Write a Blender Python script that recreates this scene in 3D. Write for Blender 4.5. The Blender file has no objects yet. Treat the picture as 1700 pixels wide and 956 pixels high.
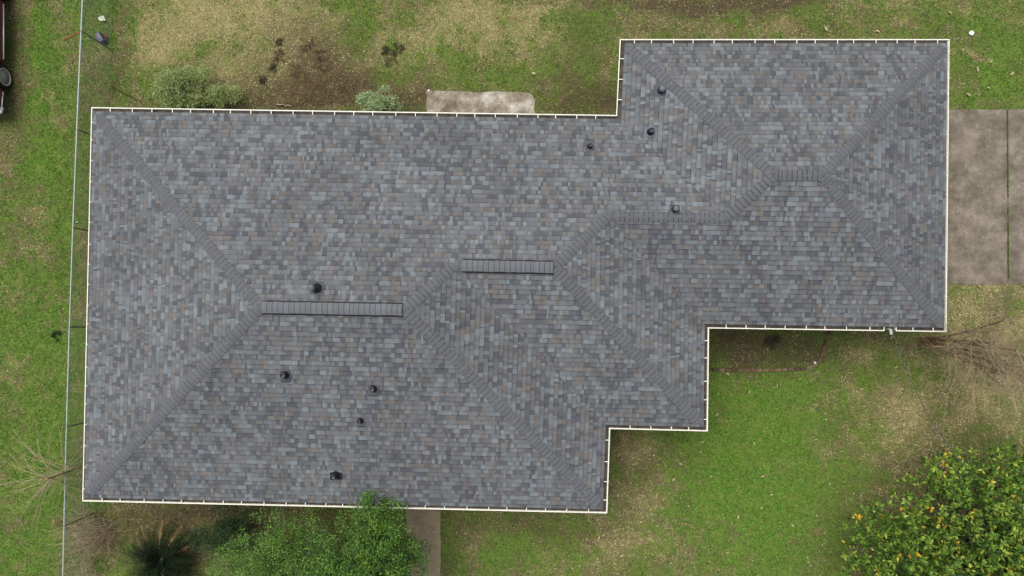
import bpy, math, random
import numpy as np
from mathutils import Vector, Matrix
from mathutils.geometry import tessellate_polygon

# ------------------------------------------------------------------ camera, light, exposure
S = bpy.context.scene
C = S.collection
H, FPX, NX, NY = 23.2, 1133.0, 875.0, 528.0        # drone height, focal length and nadir in photo pixels
cam_d = bpy.data.cameras.new('camera'); cam = bpy.data.objects.new('camera', cam_d); C.objects.link(cam)
cam.location = (0, 0, H); cam.rotation_euler = (0, 0, 0)
cam_d.sensor_width = 36; cam_d.lens = 36 * FPX / 1700
cam_d.shift_x = -(NX - 850) / 1700; cam_d.shift_y = (NY - 478) / 1700
cam_d.clip_end = 5000
S.camera = cam
SUN_EL, SUN_AZ = math.radians(66), math.radians(318)   # azimuth clockwise from +Y
w = bpy.data.worlds.new('World'); S.world = w; w.use_nodes = True
nt = w.node_tree; bg = nt.nodes['Background']
sky = nt.nodes.new('ShaderNodeTexSky'); sky.sky_type = 'NISHITA'; sky.sun_disc = False
sky.sun_elevation = SUN_EL; sky.sun_rotation = SUN_AZ; sky.dust_density = 4; sky.air_density = 1.0; sky.ozone_density = 1.0
hs = nt.nodes.new('ShaderNodeHueSaturation'); hs.inputs['Saturation'].default_value = 0.35
nt.links.new(sky.outputs[0], hs.inputs['Color']); nt.links.new(hs.outputs[0], bg.inputs['Color'])
bg.inputs['Strength'].default_value = 0.15
sun_d = bpy.data.lights.new('sun', 'SUN'); sun_d.energy = 1.5; sun_d.angle = math.radians(45); sun_d.color = (1, .97, .92)
sun = bpy.data.objects.new('sun', sun_d); C.objects.link(sun)
sun.rotation_euler = Vector((math.sin(SUN_AZ) * math.cos(SUN_EL), math.cos(SUN_AZ) * math.cos(SUN_EL), math.sin(SUN_EL))).to_track_quat('Z', 'Y').to_euler()
S.view_settings.view_transform = 'Standard'; S.view_settings.look = 'None'; S.view_settings.gamma = 1
S.view_settings.exposure = 0.42
S.render.engine = 'CYCLES'
S.cycles.max_bounces = 5

rng = np.random.default_rng(7); random.seed(7)
R = random.random
def U(a, b): return a + (b - a) * random.random()

# ------------------------------------------------------------------ helpers
ALB = 0.6
def lin(c, k=ALB):
    """photo-like sRGB 0..255 to a base colour"""
    out = []
    for v in c[:3]:
        v /= 255.0
        out.append((v / 12.92 if v <= .04045 else ((v + .055) / 1.055) ** 2.4) * k)
    return tuple(out) + (1.0,)
def P(px, py, z=0.0):
    k = (H - z) / FPX
    return Vector(((px - NX) * k, (NY - py) * k, z))

def mat(name, col=None, rough=.8, attr=False, noise=None, metal=0.0, bump=0, bscale=40, spec=.3, trans=0):
    m = bpy.data.materials.new(name); m.use_nodes = True
    t = m.node_tree; b = t.nodes['Principled BSDF']
    b.inputs['Roughness'].default_value = rough; b.inputs['Metallic'].default_value = metal
    b.inputs['Specular IOR Level'].default_value = spec
    src = None
    if attr:
        a = t.nodes.new('ShaderNodeAttribute'); a.attribute_name = 'Col'; src = a.outputs['Color']
    tc = t.nodes.new('ShaderNodeTexCoord')
    if noise:                                   # (scale, low multiplier, high multiplier)
        n = t.nodes.new('ShaderNodeTexNoise'); n.inputs['Scale'].default_value = noise[0]; n.inputs['Detail'].default_value = 6
        n.inputs['Roughness'].default_value = .65
        t.links.new(tc.outputs['Object'], n.inputs['Vector'])
        r = t.nodes.new('ShaderNodeMapRange'); r.inputs[1].default_value = .3; r.inputs[2].default_value = .7
        r.inputs[3].default_value = noise[1]; r.inputs[4].default_value = noise[2]
        t.links.new(n.outputs['Fac'], r.inputs[0])
        mx = t.nodes.new('ShaderNodeMix'); mx.data_type = 'RGBA'; mx.blend_type = 'MULTIPLY'; mx.inputs[0].default_value = 1
        if src: t.links.new(src, mx.inputs[6])
        else: mx.inputs[6].default_value = col
        t.links.new(r.outputs[0], mx.inputs[7]); src = mx.outputs[2]
    if src: t.links.new(src, b.inputs['Base Color'])
    else: b.inputs['Base Color'].default_value = col
    if bump:
        n = t.nodes.new('ShaderNodeTexNoise'); n.inputs['Scale'].default_value = bscale; n.inputs['Detail'].default_value = 4
        t.links.new(tc.outputs['Object'], n.inputs['Vector'])
        bp = t.nodes.new('ShaderNodeBump'); bp.inputs['Distance'].default_value = bump; bp.inputs['Strength'].default_value = .6
        t.links.new(n.outputs['Fac'], bp.inputs['Height']); t.links.new(bp.outputs[0], b.inputs['Normal'])
    if trans:
        tr = t.nodes.new('ShaderNodeBsdfTranslucent'); ms = t.nodes.new('ShaderNodeMixShader'); ms.inputs[0].default_value = trans
        if src: t.links.new(src, tr.inputs['Color'])
        o = t.nodes['Material Output']
        t.links.new(b.outputs[0], ms.inputs[1]); t.links.new(tr.outputs[0], ms.inputs[2]); t.links.new(ms.outputs[0], o.inputs['Surface'])
    return m

class MB:
    """collects polygons into one mesh; optional colour and material per face"""
    def __init__(s): s.v = []; s.f = []; s.c = []; s.m = []
    def face(s, pts, col=None, mi=0):
        n = len(s.v); s.v += [tuple(p) for p in pts]; s.f.append(tuple(range(n, n + len(pts)))); s.c.append(col); s.m.append(mi)
    def box(s, c, d, rz=0, mi=0, col=None, M=None, taper=1.0):
        M = M or (Matrix.Translation(c) @ Matrix.Rotation(rz, 4, 'Z'))
        q = [M @ Vector((x * d[0] / 2 * (taper if z > 0 else 1), y * d[1] / 2 * (taper if z > 0 else 1), z * d[2] / 2)) for x in (-1, 1) for y in (-1, 1) for z in (-1, 1)]
        for f in ((0, 1, 3, 2), (4, 6, 7, 5), (0, 4, 5, 1), (2, 3, 7, 6), (0, 2, 6, 4), (1, 5, 7, 3)):
            s.face([q[i] for i in f], col, mi)
    def tube(s, pts, rad, n=5, col=None, mi=0, cap=True):
        pts = [Vector(p) for p in pts]
        if not hasattr(rad, '__len__'): rad = [rad] * len(pts)
        rings = []
        for i, p in enumerate(pts):
            d = (pts[min(i + 1, len(pts) - 1)] - pts[max(i - 1, 0)])
            if d.length < 1e-9: d = Vector((0, 0, 1))
            d.normalize(); a = d.cross(Vector((0, 0, 1)))
            if a.length < .05: a = d.cross(Vector((0, 1, 0)))
            a.normalize(); b = d.cross(a)
            k0 = len(s.v)
            for k in range(n):
                t = 2 * math.pi * k / n
                s.v.append(tuple(p + (a * math.cos(t) + b * math.sin(t)) * rad[i]))
            rings.append(k0)
        for i in range(len(rings) - 1):
            for k in range(n):
                k2 = (k + 1) % n
                s.f.append((rings[i] + k, rings[i] + k2, rings[i + 1] + k2, rings[i + 1] + k)); s.c.append(col); s.m.append(mi)
        if cap and n > 3:
            s.f.append(tuple(rings[0] + k for k in range(n))); s.c.append(col); s.m.append(mi)
            s.f.append(tuple(rings[-1] + k for k in reversed(range(n)))); s.c.append(col); s.m.append(mi)
    def lathe(s, prof, c=(0, 0, 0), n=24, col=None, mi=0, M=None):
        """prof: (r,z) list"""
        M = M or Matrix.Translation(c); rings = []
        for r, z in prof:
            k0 = len(s.v)
            for k in range(n):
                t = 2 * math.pi * k / n
                s.v.append(tuple(M @ Vector((r * math.cos(t), r * math.sin(t), z))))
            rings.append(k0)
        for i in range(len(rings) - 1):
            for k in range(n):
                k2 = (k + 1) % n
                s.f.append((rings[i] + k, rings[i] + k2, rings[i + 1] + k2, rings[i + 1] + k)); s.c.append(col); s.m.append(mi)
    def build(s, name, mats, parent=None, smooth=False):
        if not isinstance(mats, (list, tuple)): mats = [mats]
        me = bpy.data.meshes.new(name); me.from_pydata(s.v, [], s.f)
        for m in mats: me.materials.append(m)
        if len(mats) > 1: me.polygons.foreach_set('material_index', s.m)
        if any(c is not None for c in s.c):
            a = me.attributes.new('Col', 'FLOAT_COLOR', 'FACE')
            arr = np.array([c if c is not None else (.5, .5, .5, 1) for c in s.c], dtype=np.float32)
            a.data.foreach_set('color', arr.ravel())
        if smooth: me.polygons.foreach_set('use_smooth', [True] * len(s.f))
        me.update()
        o = bpy.data.objects.new(name, me); C.objects.link(o)
        if parent: 
            o.parent = parent
            o.matrix_parent_inverse = parent_world(parent).inverted()
        return o
def parent_world(p):
    M = Matrix.Translation(p.location) @ p.rotation_euler.to_matrix().to_4x4()
    if p.parent: M = parent_world(p.parent) @ p.matrix_parent_inverse @ M
    return M
def np_mesh(name, V, F, col, m, parent=None):
    """V (n,3); F (k,q) equal-size faces; col (k,4)"""
    me = bpy.data.meshes.new(name); q = F.shape[1]
    me.vertices.add(len(V)); me.vertices.foreach_set('co', V.astype(np.float32).ravel())
    me.loops.add(F.size); me.loops.foreach_set('vertex_index', F.astype(np.int32).ravel())
    me.polygons.add(len(F)); me.polygons.foreach_set('loop_start', (np.arange(len(F)) * q).astype(np.int32))
    me.update(calc_edges=True)
    if col is not None:
        a = me.attributes.new('Col', 'FLOAT_COLOR', 'FACE'); a.data.foreach_set('color', col.astype(np.float32).ravel())
    me.materials.append(m); me.validate(); me.update()
    o = bpy.data.objects.new(name, me); C.objects.link(o)
    if parent:
        o.parent = parent; o.matrix_parent_inverse = parent_world(parent).inverted()
    return o
def empty(name, loc, label, cat, group=None, rz=0):
    o = bpy.data.objects.new(name, None); C.objects.link(o); o.location = loc; o.rotation_euler = (0, 0, rz)
    o.empty_display_size = .2
    return tag(o, label, cat, group)
def tag(o, label, cat, group=None):
    o['label'] = label; o['category'] = cat
    if group: o['group'] = group
    return o
def structure(o): o['kind'] = 'structure'; return o

def vnoise(x, y, scale, seed):
    g = np.random.default_rng(seed).random((64, 64))
    u, v = x / scale + 1000.3, y / scale + 1000.7
    i, j = np.floor(u).astype(int), np.floor(v).astype(int); fu, fv = u - i, v - j
    fu = fu * fu * (3 - 2 * fu); fv = fv * fv * (3 - 2 * fv)
    a, b = g[i % 64, j % 64], g[(i + 1) % 64, j % 64]; c, d = g[i % 64, (j + 1) % 64], g[(i + 1) % 64, (j + 1) % 64]
    return (a * (1 - fu) + b * fu) * (1 - fv) + (c * (1 - fu) + d * fu) * fv
def fbm(x, y, scale, seed, octv=4):
    t, a, s = 0, 1.0, 0
    for o in range(octv):
        t = t + a * vnoise(x + o * 3.1, y - o * 1.7, scale / 2 ** o, seed + o); s += a; a *= .6
    return t / s

# ------------------------------------------------------------------ lawn colouring (what grows where, in metres on the ground)
# px, py, rx, ry, green, dry, soil, lush   (added inside a soft ellipse)
BL = [
 # left lawn
 (60, 480, 95, 620, .24, 0, -.05, .65), (20, 110, 28, 150, -.35, .05, .55, 0), (60, 330, 60, 60, -.30, .1, .10, 0), (20, 250, 40, 30, -.3, .2, .3, 0),
 (90, 300, 30, 70, .35, 0, 0, .4), (70, 100, 26, 90, .45, 0, 0, .6), (110, 25, 40, 30, .3, 0, 0, .3), (40, 420, 45, 25, -.35, .1, .1, 0), (50, 560, 70, 50, .3, 0, 0, .3),
 (100, 690, 60, 60, .15, 0, .0, .3), (30, 910, 60, 50, .5, 0, 0, .7), (35, 870, 30, 14, -.4, .0, .4, 0), (60, 800, 60, 40, .2, 0, 0, .4), (15, 600, 25, 30, -.3, .2, 0, 0),
 (45, 145, 14, 14, -.4, .2, .2, 0), (85, 150, 12, 16, -.4, .2, .2, 0),
 # strip between the fence and the house
 (165, 40, 34, 60, .35, -.1, 0, .25), (160, 130, 25, 50, .05, -.3, .0, 0), (191, 90, 7, 75, -.5, 0, .75, 0), (150, 380, 20, 190, .0, .0, .15, 0), (150, 420, 14, 20, -.4, .2, .5, 0),
 (150, 700, 18, 150, -.1, .0, .25, 0), (215, 30, 20, 60, .25, 0, 0, .1),
 # back garden
 (430, 60, 200, 95, -.20, .50, -.05, 0), (330, 30, 120, 45, -.15, .35, 0, 0), (250, 70, 60, 40, -.25, .45, 0, 0), (590, 40, 30, 60, .40, -.3, 0, .2), (700, 70, 80, 60, -.08, .35, 0, 0),
 (790, 50, 90, 80, -.08, .40, 0, 0), (770, 20, 16, 22, -.6, .7, .1, 0), (860, 80, 90, 60, -.10, .4, 0, 0), (930, 15, 70, 12, -.4, .50, .1, 0), (510, 120, 95, 70, -.45, -.1, .95, 0), (430, 165, 110, 34, -.3, .0, .7, 0),
 (570, 165, 70, 30, -.45, -.1, .85, 0), (650, 95, 14, 10, -.4, 0, .5, 0), (680, 175, 45, 24, -.4, -.2, .9, 0), (800, 125, 90, 16, .25, -.2, .05, .05), (650, 130, 60, 14, .15, -.2, .2, 0),
 (950, 150, 66, 50, .0, -.2, .75, 0), (985, 165, 40, 34, -.15, -.2, .7, 0), (995, 108, 18, 14, -.6, .55, .2, 0), (960, 50, 40, 40, .2, -.1, .30, 0), (1010, 25, 18, 16, .3, -.1, .3, .1), (1000, 85, 50, 20, .15, -.1, .35, 0),
 (230, 130, 40, 60, .1, .0, .0, 0), (280, 168, 60, 12, -.1, 0, .3, 0),
 # strip beyond the garage end
 (1160, 4, 200, 15, -.5, -.3, 1.3, 0), (1150, 24, 110, 9, .40, -.2, .2, .2), (1300, 8, 60, 16, -.2, -.1, .65, 0), (1100, 45, 90, 14, -.1, -.05, .5, 0), (1300, 45, 34, 16, -.45, .25, .35, 0), (1036, 33, 14, 12, -.5, .3, .4, 0),  # dark band along the far edge: soil with tree shade painted into the colour
 (1400, 25, 60, 25, .15, 0, .1, .1), (1450, 50, 80, 20, .1, .15, .05, 0), (1470, 5, 90, 10, -.2, .35, .1, 0), (1370, 50, 60, 16, .05, .0, .3, 0),
 (1640, 110, 90, 90, .50, -.2, 0, .65), (1640, 88, 70, 7, -.65, .65, .1, -.4), (1600, 15, 110, 12, .1, .25, 0, 0),
 # right of the house
 (1640, 530, 90, 60, -.25, .38, .05, 0), (1590, 498, 18, 12, .5, 0, 0, .2), (1650, 482, 80, 8, -.3, .50, 0, 0), (1560, 620, 120, 90, -.12, .22, .05, 0), (1640, 640, 80, 60, -.15, .32, .05, 0), (1640, 700, 90, 40, -.3, .28, .15, 0),
 (1525, 572, 40, 26, -.1, -.2, .45, 0), (1420, 580, 50, 22, -.30, .42, .05, 0), (1420, 670, 70, 50, -.12, .18, 0, 0), (1500, 690, 60, 60, -.2, .25, .05, 0), (1420, 760, 60, 30, -.15, .25, 0, 0),
 # front lawn
 (1240, 710, 120, 120, .65, -.25, -.15, 1.0), (1210, 860, 110, 110, .55, -.2, -.1, .75), (1330, 870, 90, 90, .40, -.1, -.05, .45), (1320, 690, 50, 50, .2, 0, 0, .25), (1450, 850, 60, 60, .10, .05, .05, 0), (1330, 765, 50, 14, -.2, .25, 0, 0), (1385, 860, 18, 40, -.3, .3, .1, 0),
 (1035, 745, 28, 40, -.45, .2, .40, 0), (1085, 760, 40, 20, -.2, .15, .25, 0), (1060, 800, 45, 45, -.30, .15, .30, 0), (1090, 850, 50, 40, -.3, .2, .2, 0), (1050, 905, 60, 30, -.3, .45, .1, 0), (960, 880, 60, 20, -.1, -.1, .45, 0), (860, 870, 80, 14, -.1, -.2, .50, 0),
 (850, 930, 70, 30, .50, -.3, 0, .8), (915, 925, 25, 25, -.3, .3, .1, 0), (770, 880, 22, 22, -.3, .2, .35, 0), (755, 930, 20, 30, -.1, -.1, .4, 0),
 # planting bed and the undergrowth by the front wall
 (1275, 580, 100, 34, -.2, -.5, 1.3, -.5), (1335, 582, 30, 20, -.1, -.2, .3, -.3), (400, 890, 260, 60, -.15, -.2, .55, 0), (420, 855, 140, 18, -.5, -.3, .9, 0), (230, 900, 50, 60, -.05, .05, .2, 0), (150, 900, 40, 60, -.2, .15, .35, 0), (260, 855, 60, 16, -.4, .15, .45, 0),
 (1620, 850, 140, 110, -.3, -.1, .6, 0),
]
GREEN = np.array([lin((98, 120, 48)), lin((80, 104, 42)), lin((118, 132, 62)), lin((62, 86, 38))])[:, :3]
LUSH = np.array([lin((82, 132, 36)), lin((66, 114, 32)), lin((100, 146, 46)), lin((50, 92, 28))])[:, :3]
DRY = np.array([lin((172, 159, 116)), lin((156, 147, 100)), lin((186, 172, 136)), lin((142, 136, 84))])[:, :3]
SOILC = np.array([lin((92, 80, 60)), lin((74, 64, 48)), lin((112, 98, 76)), lin((82, 76, 52))])[:, :3]
def fields(x, y):
    px, py = NX + x * FPX / H, NY - y * FPX / H
    wx = px + 34 * (fbm(x, y, 1.6, 11) - .5) * 2; wy = py + 34 * (fbm(x, y, 1.6, 23) - .5) * 2
    g = np.full_like(x, .56); d = np.full_like(x, .12); s = np.full_like(x, .03); l = np.zeros_like(x)
    for bx, by, rx, ry, a, b, c, e in BL:
        q = np.exp(-(((wx - bx) / rx) ** 2 + ((wy - by) / ry) ** 2) ** 1.3)
        g += a * q; d += b * q; s += c * q; l += e * q
    n1, n2, n3 = fbm(x, y, 1.1, 31), fbm(x, y, .35, 41), fbm(x, y, .7, 51)
    n4 = fbm(x, y, .16, 61, 2); n5 = fbm(x, y, .55, 71, 3); g = g + 1.2 * (n1 - .5) + 1.2 * (n2 - .5) + .8 * (n4 - .5) + .8 * (n5 - .5); s = s + 1.0 * (n3 - .5); d = d + .8 * (n1 - .5) * -1 + .6 * (n4 - .5); l = l + .5 * (n3 - .5) * -1
    return np.clip(g, 0, 1), np.clip(d, 0, 1), np.clip(s, 0, 1), np.clip(l, 0, 1)
def blade_colour(x, y):
    g, d, s, l = fields(x, y); n = len(x); r = rng.random(n); k = rng.integers(0, 4, n)
    isg = rng.random(n) < np.clip(.5 + (g - .5) * 1.7, .05, .97)
    col = np.where(isg[:, None], np.where((rng.random(n) < l)[:, None], LUSH[k], GREEN[k]), np.where((rng.random(n) < np.clip(.15 + d * 1.1, 0, 1))[:, None], DRY[k], .3 * SOILC[k] + .35 * DRY[k] + .3 * GREEN[k]))
    col = np.where((rng.random(n) < s * .45)[:, None], SOILC[k], col)
    col = col * (.72 + .56 * fbm(x, y, .12, 131, 2))[:, None] * (1.95 * (0.64 + .72 * rng.random(n)))[:, None]
    return np.c_[col, np.ones(n)], s

# ------------------------------------------------------------------ house outline (outer gutter edge, from the photo, on the eave plane)
ZE = 2.6; SL = .303
PIX = [(152, 178), (1023, 191), (1029, 65), (1576, 65), (1571, 551), (1177, 545), (1175, 716), (1013, 712), (1008, 852), (137, 832)]
NAME = ['N1', 'W2', 'N2', 'E', 'S3', 'E2', 'S2', 'E1', 'S1', 'W']
OUT = [P(x, y, ZE).to_2d() for x, y in PIX]
NE = 10
EN = []
for i in range(NE):
    d = (OUT[(i + 1) % NE] - OUT[i]).normalized(); EN.append(Vector((d.y, -d.x)))       # inward normal (clockwise outline)
def off(i, din, i2=None, din2=None):
    """corner where edge i-1 and edge i meet, each moved inward by din"""
    a, b = (i - 1) % NE, i
    n1, n2 = EN[a], EN[b]; c1 = n1.dot(OUT[a]) + din; c2 = n2.dot(OUT[b]) + din
    det = n1.x * n2.y - n1.y * n2.x
    return Vector(((c1 * n2.y - c2 * n1.y) / det, (n1.x * c2 - n2.x * c1) / det))
RIN = [.135, .15, .14, .085, .13, .14, .13, .14, .125, .09]
def offr(i):
    a, b = (i - 1) % NE, i
    n1, n2 = EN[a], EN[b]; c1 = n1.dot(OUT[a]) + RIN[a]; c2 = n2.dot(OUT[b]) + RIN[b]
    det = n1.x * n2.y - n1.y * n2.x
    return Vector(((c1 * n2.y - c2 * n1.y) / det, (n1.x * c2 - n2.x * c1) / det))
PL = {}
for i, n in enumerate(NAME):
    c = EN[i].dot(OUT[i]) + RIN[i]
    PL[n] = (EN[i].x * SL, EN[i].y * SL, ZE + .03 - SL * c)             # z = a x + b y + c
def zpl(n, x, y): a, b, c = PL[n]; return a * x + b * y + c
def meet(n1, n2, n3):
    A = np.array([[PL[n][0], PL[n][1], -1] for n in (n1, n2, n3)]); b = -np.array([PL[n][2] for n in (n1, n2, n3)])
    return Vector(np.linalg.solve(A, b))
cz = [Vector((*offr(i), ZE + .03)) for i in range(NE)]
R1a = meet('W', 'N1', 'S1'); R1b = meet('N1', 'S1', 'E1'); J1 = meet('N1', 'E1', 'S2'); R2b = meet('N1', 'S2', 'E2')
R3a = meet('N1', 'E2', 'S3'); R3b = meet('N1', 'S3', 'W2'); R4a = meet('W2', 'S3', 'N2'); R4b = meet('N2', 'S3', 'E')
FACES = {'N1': [cz[0], cz[1], R3b, R3a, R2b, J1, R1b, R1a], 'W2': [cz[1], cz[2], R4a, R3b], 'N2': [cz[2], cz[3], R4b, R4a], 'E': [cz[3], cz[4], R4b],
         'S3': [cz[4], cz[5], R3a, R3b, R4a, R4b], 'E2': [cz[5], cz[6], R2b, R3a], 'S2': [cz[6], cz[7], J1, R2b], 'E1': [cz[7], cz[8], R1b, J1],
         'S1': [cz[8], cz[9], R1a, R1b], 'W': [cz[9], cz[0], R1a]}

# ------------------------------------------------------------------ ground
def inpoly(x, y, poly):
    ins = np.zeros(len(x), bool); n = len(poly)
    for i in range(n):
        x1, y1 = poly[i][0], poly[i][1]; x2, y2 = poly[(i + 1) % n][0], poly[(i + 1) % n][1]
        if y1 == y2: continue
        c = ((y1 > y) != (y2 > y)) & (x < (x2 - x1) * (y - y1) / (y2 - y1) + x1); ins ^= c
    return ins
GX0, GX1, GY0, GY1 = -23.0, 22.0, -14.0, 15.0
nx, ny = 300, 194
gx, gy = np.meshgrid(np.linspace(GX0, GX1, nx), np.linspace(GY0, GY1, ny))
gxx, gyy = gx.ravel(), gy.ravel()
gz = .03 * (fbm(gxx, gyy, 2.5, 77) - .5)
V = np.c_[gxx, gyy, gz]
ii = np.arange(nx * ny).reshape(ny, nx); F = np.c_[ii[:-1, :-1].ravel(), ii[:-1, 1:].ravel(), ii[1:, 1:].ravel(), ii[1:, :-1].ravel()]
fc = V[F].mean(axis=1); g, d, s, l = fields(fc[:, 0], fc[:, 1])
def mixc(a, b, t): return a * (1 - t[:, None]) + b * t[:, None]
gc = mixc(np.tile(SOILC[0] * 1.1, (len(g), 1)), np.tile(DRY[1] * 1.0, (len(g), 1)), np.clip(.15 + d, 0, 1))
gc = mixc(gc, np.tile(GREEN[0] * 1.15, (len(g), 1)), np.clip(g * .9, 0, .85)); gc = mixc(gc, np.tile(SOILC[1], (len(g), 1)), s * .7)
# outer sheet to the horizon joins the detailed one
m_ground = mat('lawn_soil', attr=True, rough=1, noise=(9, .7, 1.25), bump=.02, bscale=25, spec=.1)
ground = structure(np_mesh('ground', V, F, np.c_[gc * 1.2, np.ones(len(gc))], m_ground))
mb = MB(); B = 900
for q in ([(-B, -B), (B, -B), (B, GY0), (-B, GY0)], [(-B, GY1), (B, GY1), (B, B), (-B, B)], [(-B, GY0), (GX0, GY0), (GX0, GY1), (-B, GY1)], [(GX1, GY0), (B, GY0), (B, GY1), (GX1, GY1)]):
    mb.face([(a, b, -.01) for a, b in q], lin((100, 104, 62)))
structure(mb.build('terrain', m_ground))

# concrete slabs
def concrete(name, c, k=1.0):
    m = bpy.data.materials.new(name); m.use_nodes = True; t = m.node_tree; b = t.nodes['Principled BSDF']
    b.inputs['Roughness'].default_value = .95; b.inputs['Specular IOR Level'].default_value = .2
    tc = t.nodes.new('ShaderNodeTexCoord')
    def noise(sc, det=6, ro=.6):
        n = t.nodes.new('ShaderNodeTexNoise'); n.inputs['Scale'].default_value = sc; n.inputs['Detail'].default_value = det; n.inputs['Roughness'].default_value = ro
        t.links.new(tc.outputs['Object'], n.inputs['Vector']); return n
    r1 = t.nodes.new('ShaderNodeValToRGB'); e = r1.color_ramp.elements
    e[0].position = .36; e[0].color = lin(c[0]); e[1].position = .66; e[1].color = lin(c[2])
    x = r1.color_ramp.elements.new(.5); x.color = lin(c[1])
    n1 = noise(1.3, 12, .72); t.links.new(n1.outputs['Fac'], r1.inputs[0])
    n2 = noise(16, 8, .75); r2 = t.nodes.new('ShaderNodeMapRange'); r2.inputs[1].default_value = .3; r2.inputs[2].default_value = .7; r2.inputs[3].default_value = .72; r2.inputs[4].default_value = 1.22
    t.links.new(n2.outputs['Fac'], r2.inputs[0])
    mx = t.nodes.new('ShaderNodeMix'); mx.data_type = 'RGBA'; mx.blend_type = 'MULTIPLY'; mx.inputs[0].default_value = 1
    t.links.new(r1.outputs[0], mx.inputs[6]); t.links.new(r2.outputs[0], mx.inputs[7])
    t.links.new(mx.outputs[2], b.inputs['Base Color'])
    bp = t.nodes.new('ShaderNodeBump'); bp.inputs['Distance'].default_value = .01; t.links.new(n2.outputs['Fac'], bp.inputs['Height']); t.links.new(bp.outputs[0], b.inputs['Normal'])
    return m
m_drive = concrete('driveway_concrete', [(114, 104, 90), (141, 131, 116), (174, 163, 147)])
m_patio = concrete('patio_concrete', [(128, 114, 96), (172, 160, 140), (236, 230, 216)])
m_walk = concrete('path_concrete', [(150, 136, 108), (174, 158, 128), (190, 174, 146)])
def slab(mb, pts, z0, z1, jit=0.0):
    """closed slab from px outline at z=0"""
    w = [P(x, y, 0) for x, y in pts]
    n = len(w)
    q = []
    for i in range(n):
        a, b = w[i], w[(i + 1) % n]; k = max(1, int((b - a).length / .18)) if jit else 1
        for j in range(k):
            p = a.lerp(b, j / k); q.append(Vector((p.x + U(-jit, jit), p.y + U(-jit, jit), 0)))
    mb.face([(p.x, p.y, z1) for p in reversed(q)])
    for i in range(len(q)):
        a, b = q[i], q[(i + 1) % len(q)]
        mb.face([(a.x, a.y, z0), (b.x, b.y, z0), (b.x, b.y, z1), (a.x, a.y, z1)])
DRIVE = [(1540, 182), (1900, 180), (1900, 474), (1540, 472)]
mb = MB(); slab(mb, [(1540, 182), (1671.4, 182), (1671.4, 472), (1540, 472)], -.1, .02, .006); slab(mb, [(1673.2, 182), (1900, 180), (1900, 474), (1673.2, 472)], -.1, .022, .006)
structure(mb.build('driveway', m_drive))
PATIO = [(708, 152), (735, 151), (800, 153), (850, 152), (880, 156), (888, 168), (887, 215), (708, 215)]
mb = MB(); slab(mb, PATIO, -.1, .03, .03); structure(mb.build('patio', m_patio))
WALK = [(668, 800), (733, 800), (733, 1150), (690, 1150), (676, 960)]
mb = MB(); slab(mb, [(672, 800), (732, 800), (730, 1200), (690, 1200)], -.1, .02, .012); structure(mb.build('path', m_walk))

# ------------------------------------------------------------------ grass blades (stuff)
def blades(n, x0, x1, y0, y1, test, hmin=.02, hmax=.06):
    x = rng.uniform(x0, x1, n); y = rng.uniform(y0, y1, n)
    keep = test(x, y); x, y = x[keep], y[keep]
    # clumping
    cl = fbm(x, y, .22, 91, 3); keep = rng.random(len(x)) < np.clip(cl * 2.4 - .35, .12, 1); x, y = x[keep], y[keep]
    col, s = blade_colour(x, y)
    keep = rng.random(len(x)) > s * .4; x, y, col, s = x[keep], y[keep], col[keep], s[keep]
    n = len(x); a = rng.uniform(0, 2 * np.pi, n); h = rng.uniform(hmin, hmax, n) * (1 - .4 * s); ln = rng.uniform(.02, .075, n); wd = rng.uniform(.009, .018, n)
    z = .03 * (fbm(x, y, 2.5, 77) - .5) - .004
    ca, sa = np.cos(a), np.sin(a)
    v0 = np.c_[x - sa * wd, y + ca * wd, z]; v1 = np.c_[x + sa * wd, y - ca * wd, z]; v2 = np.c_[x + ca * ln, y + sa * ln, z + h]
    V = np.stack([v0, v1, v2], 1).reshape(-1, 3); F = np.arange(3 * n).reshape(n, 3)
    return V, F, col
m_leaf = mat('leaf_blades', attr=True, rough=.65, spec=.25, trans=.25)
HW = [off(i, .50) for i in range(NE)]
def wp(l): return [P(x, y, 0) for x, y in l]
PD, PP, PW = wp([(1540, 183), (1900, 182), (1900, 471), (1540, 471)]), wp([(711, 156), (735, 155), (800, 158), (850, 156), (878, 159), (885, 170), (885, 215), (711, 215)]), wp([(673, 800), (731, 800), (729, 1200), (691, 1200)])
def lawn_ok(x, y): return ~inpoly(x, y, HW) & ~inpoly(x, y, PD) & ~inpoly(x, y, PP) & ~inpoly(x, y, PW)
V, F, col = blades(1150000, -20.5, 19.5, -11.5, 13.2, lawn_ok)
o = np_mesh('grass', V, F, col, m_leaf); o['kind'] = 'stuff'; o['label'] = 'short mottled green and straw coloured grass around the house'
# grass growing in the joint of the driveway
a, b = P(1671, 182, 0), P(1673.5, 472, 0)
n = 1500; t = rng.beta(1.0, 1.0, n); keep = fbm(t * 6, t * 0, .8, 5, 3) > .30; t = t[keep]; n = len(t)
x = a.x + (b.x - a.x) * t + rng.normal(0, .010, n); y = a.y + (b.y - a.y) * t; k = rng.integers(0, 4, n); an = rng.uniform(0, 6.28, n)
col = np.c_[GREEN[k] * 1.7, np.ones(n)]
v0 = np.c_[x - .01 * np.sin(an), y + .01 * np.cos(an), x * 0 + .03]; v1 = np.c_[x + .01 * np.sin(an), y - .01 * np.cos(an), x * 0 + .03]; v2 = np.c_[x + .025 * np.cos(an), y + .03 * np.sin(an), x * 0 + .06]
o = np_mesh('joint_grass', np.stack([v0, v1, v2], 1).reshape(-1, 3), np.arange(3 * n).reshape(n, 3), col, m_leaf); o['kind'] = 'stuff'; o['label'] = 'thin line of grass in the driveway joint'

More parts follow.
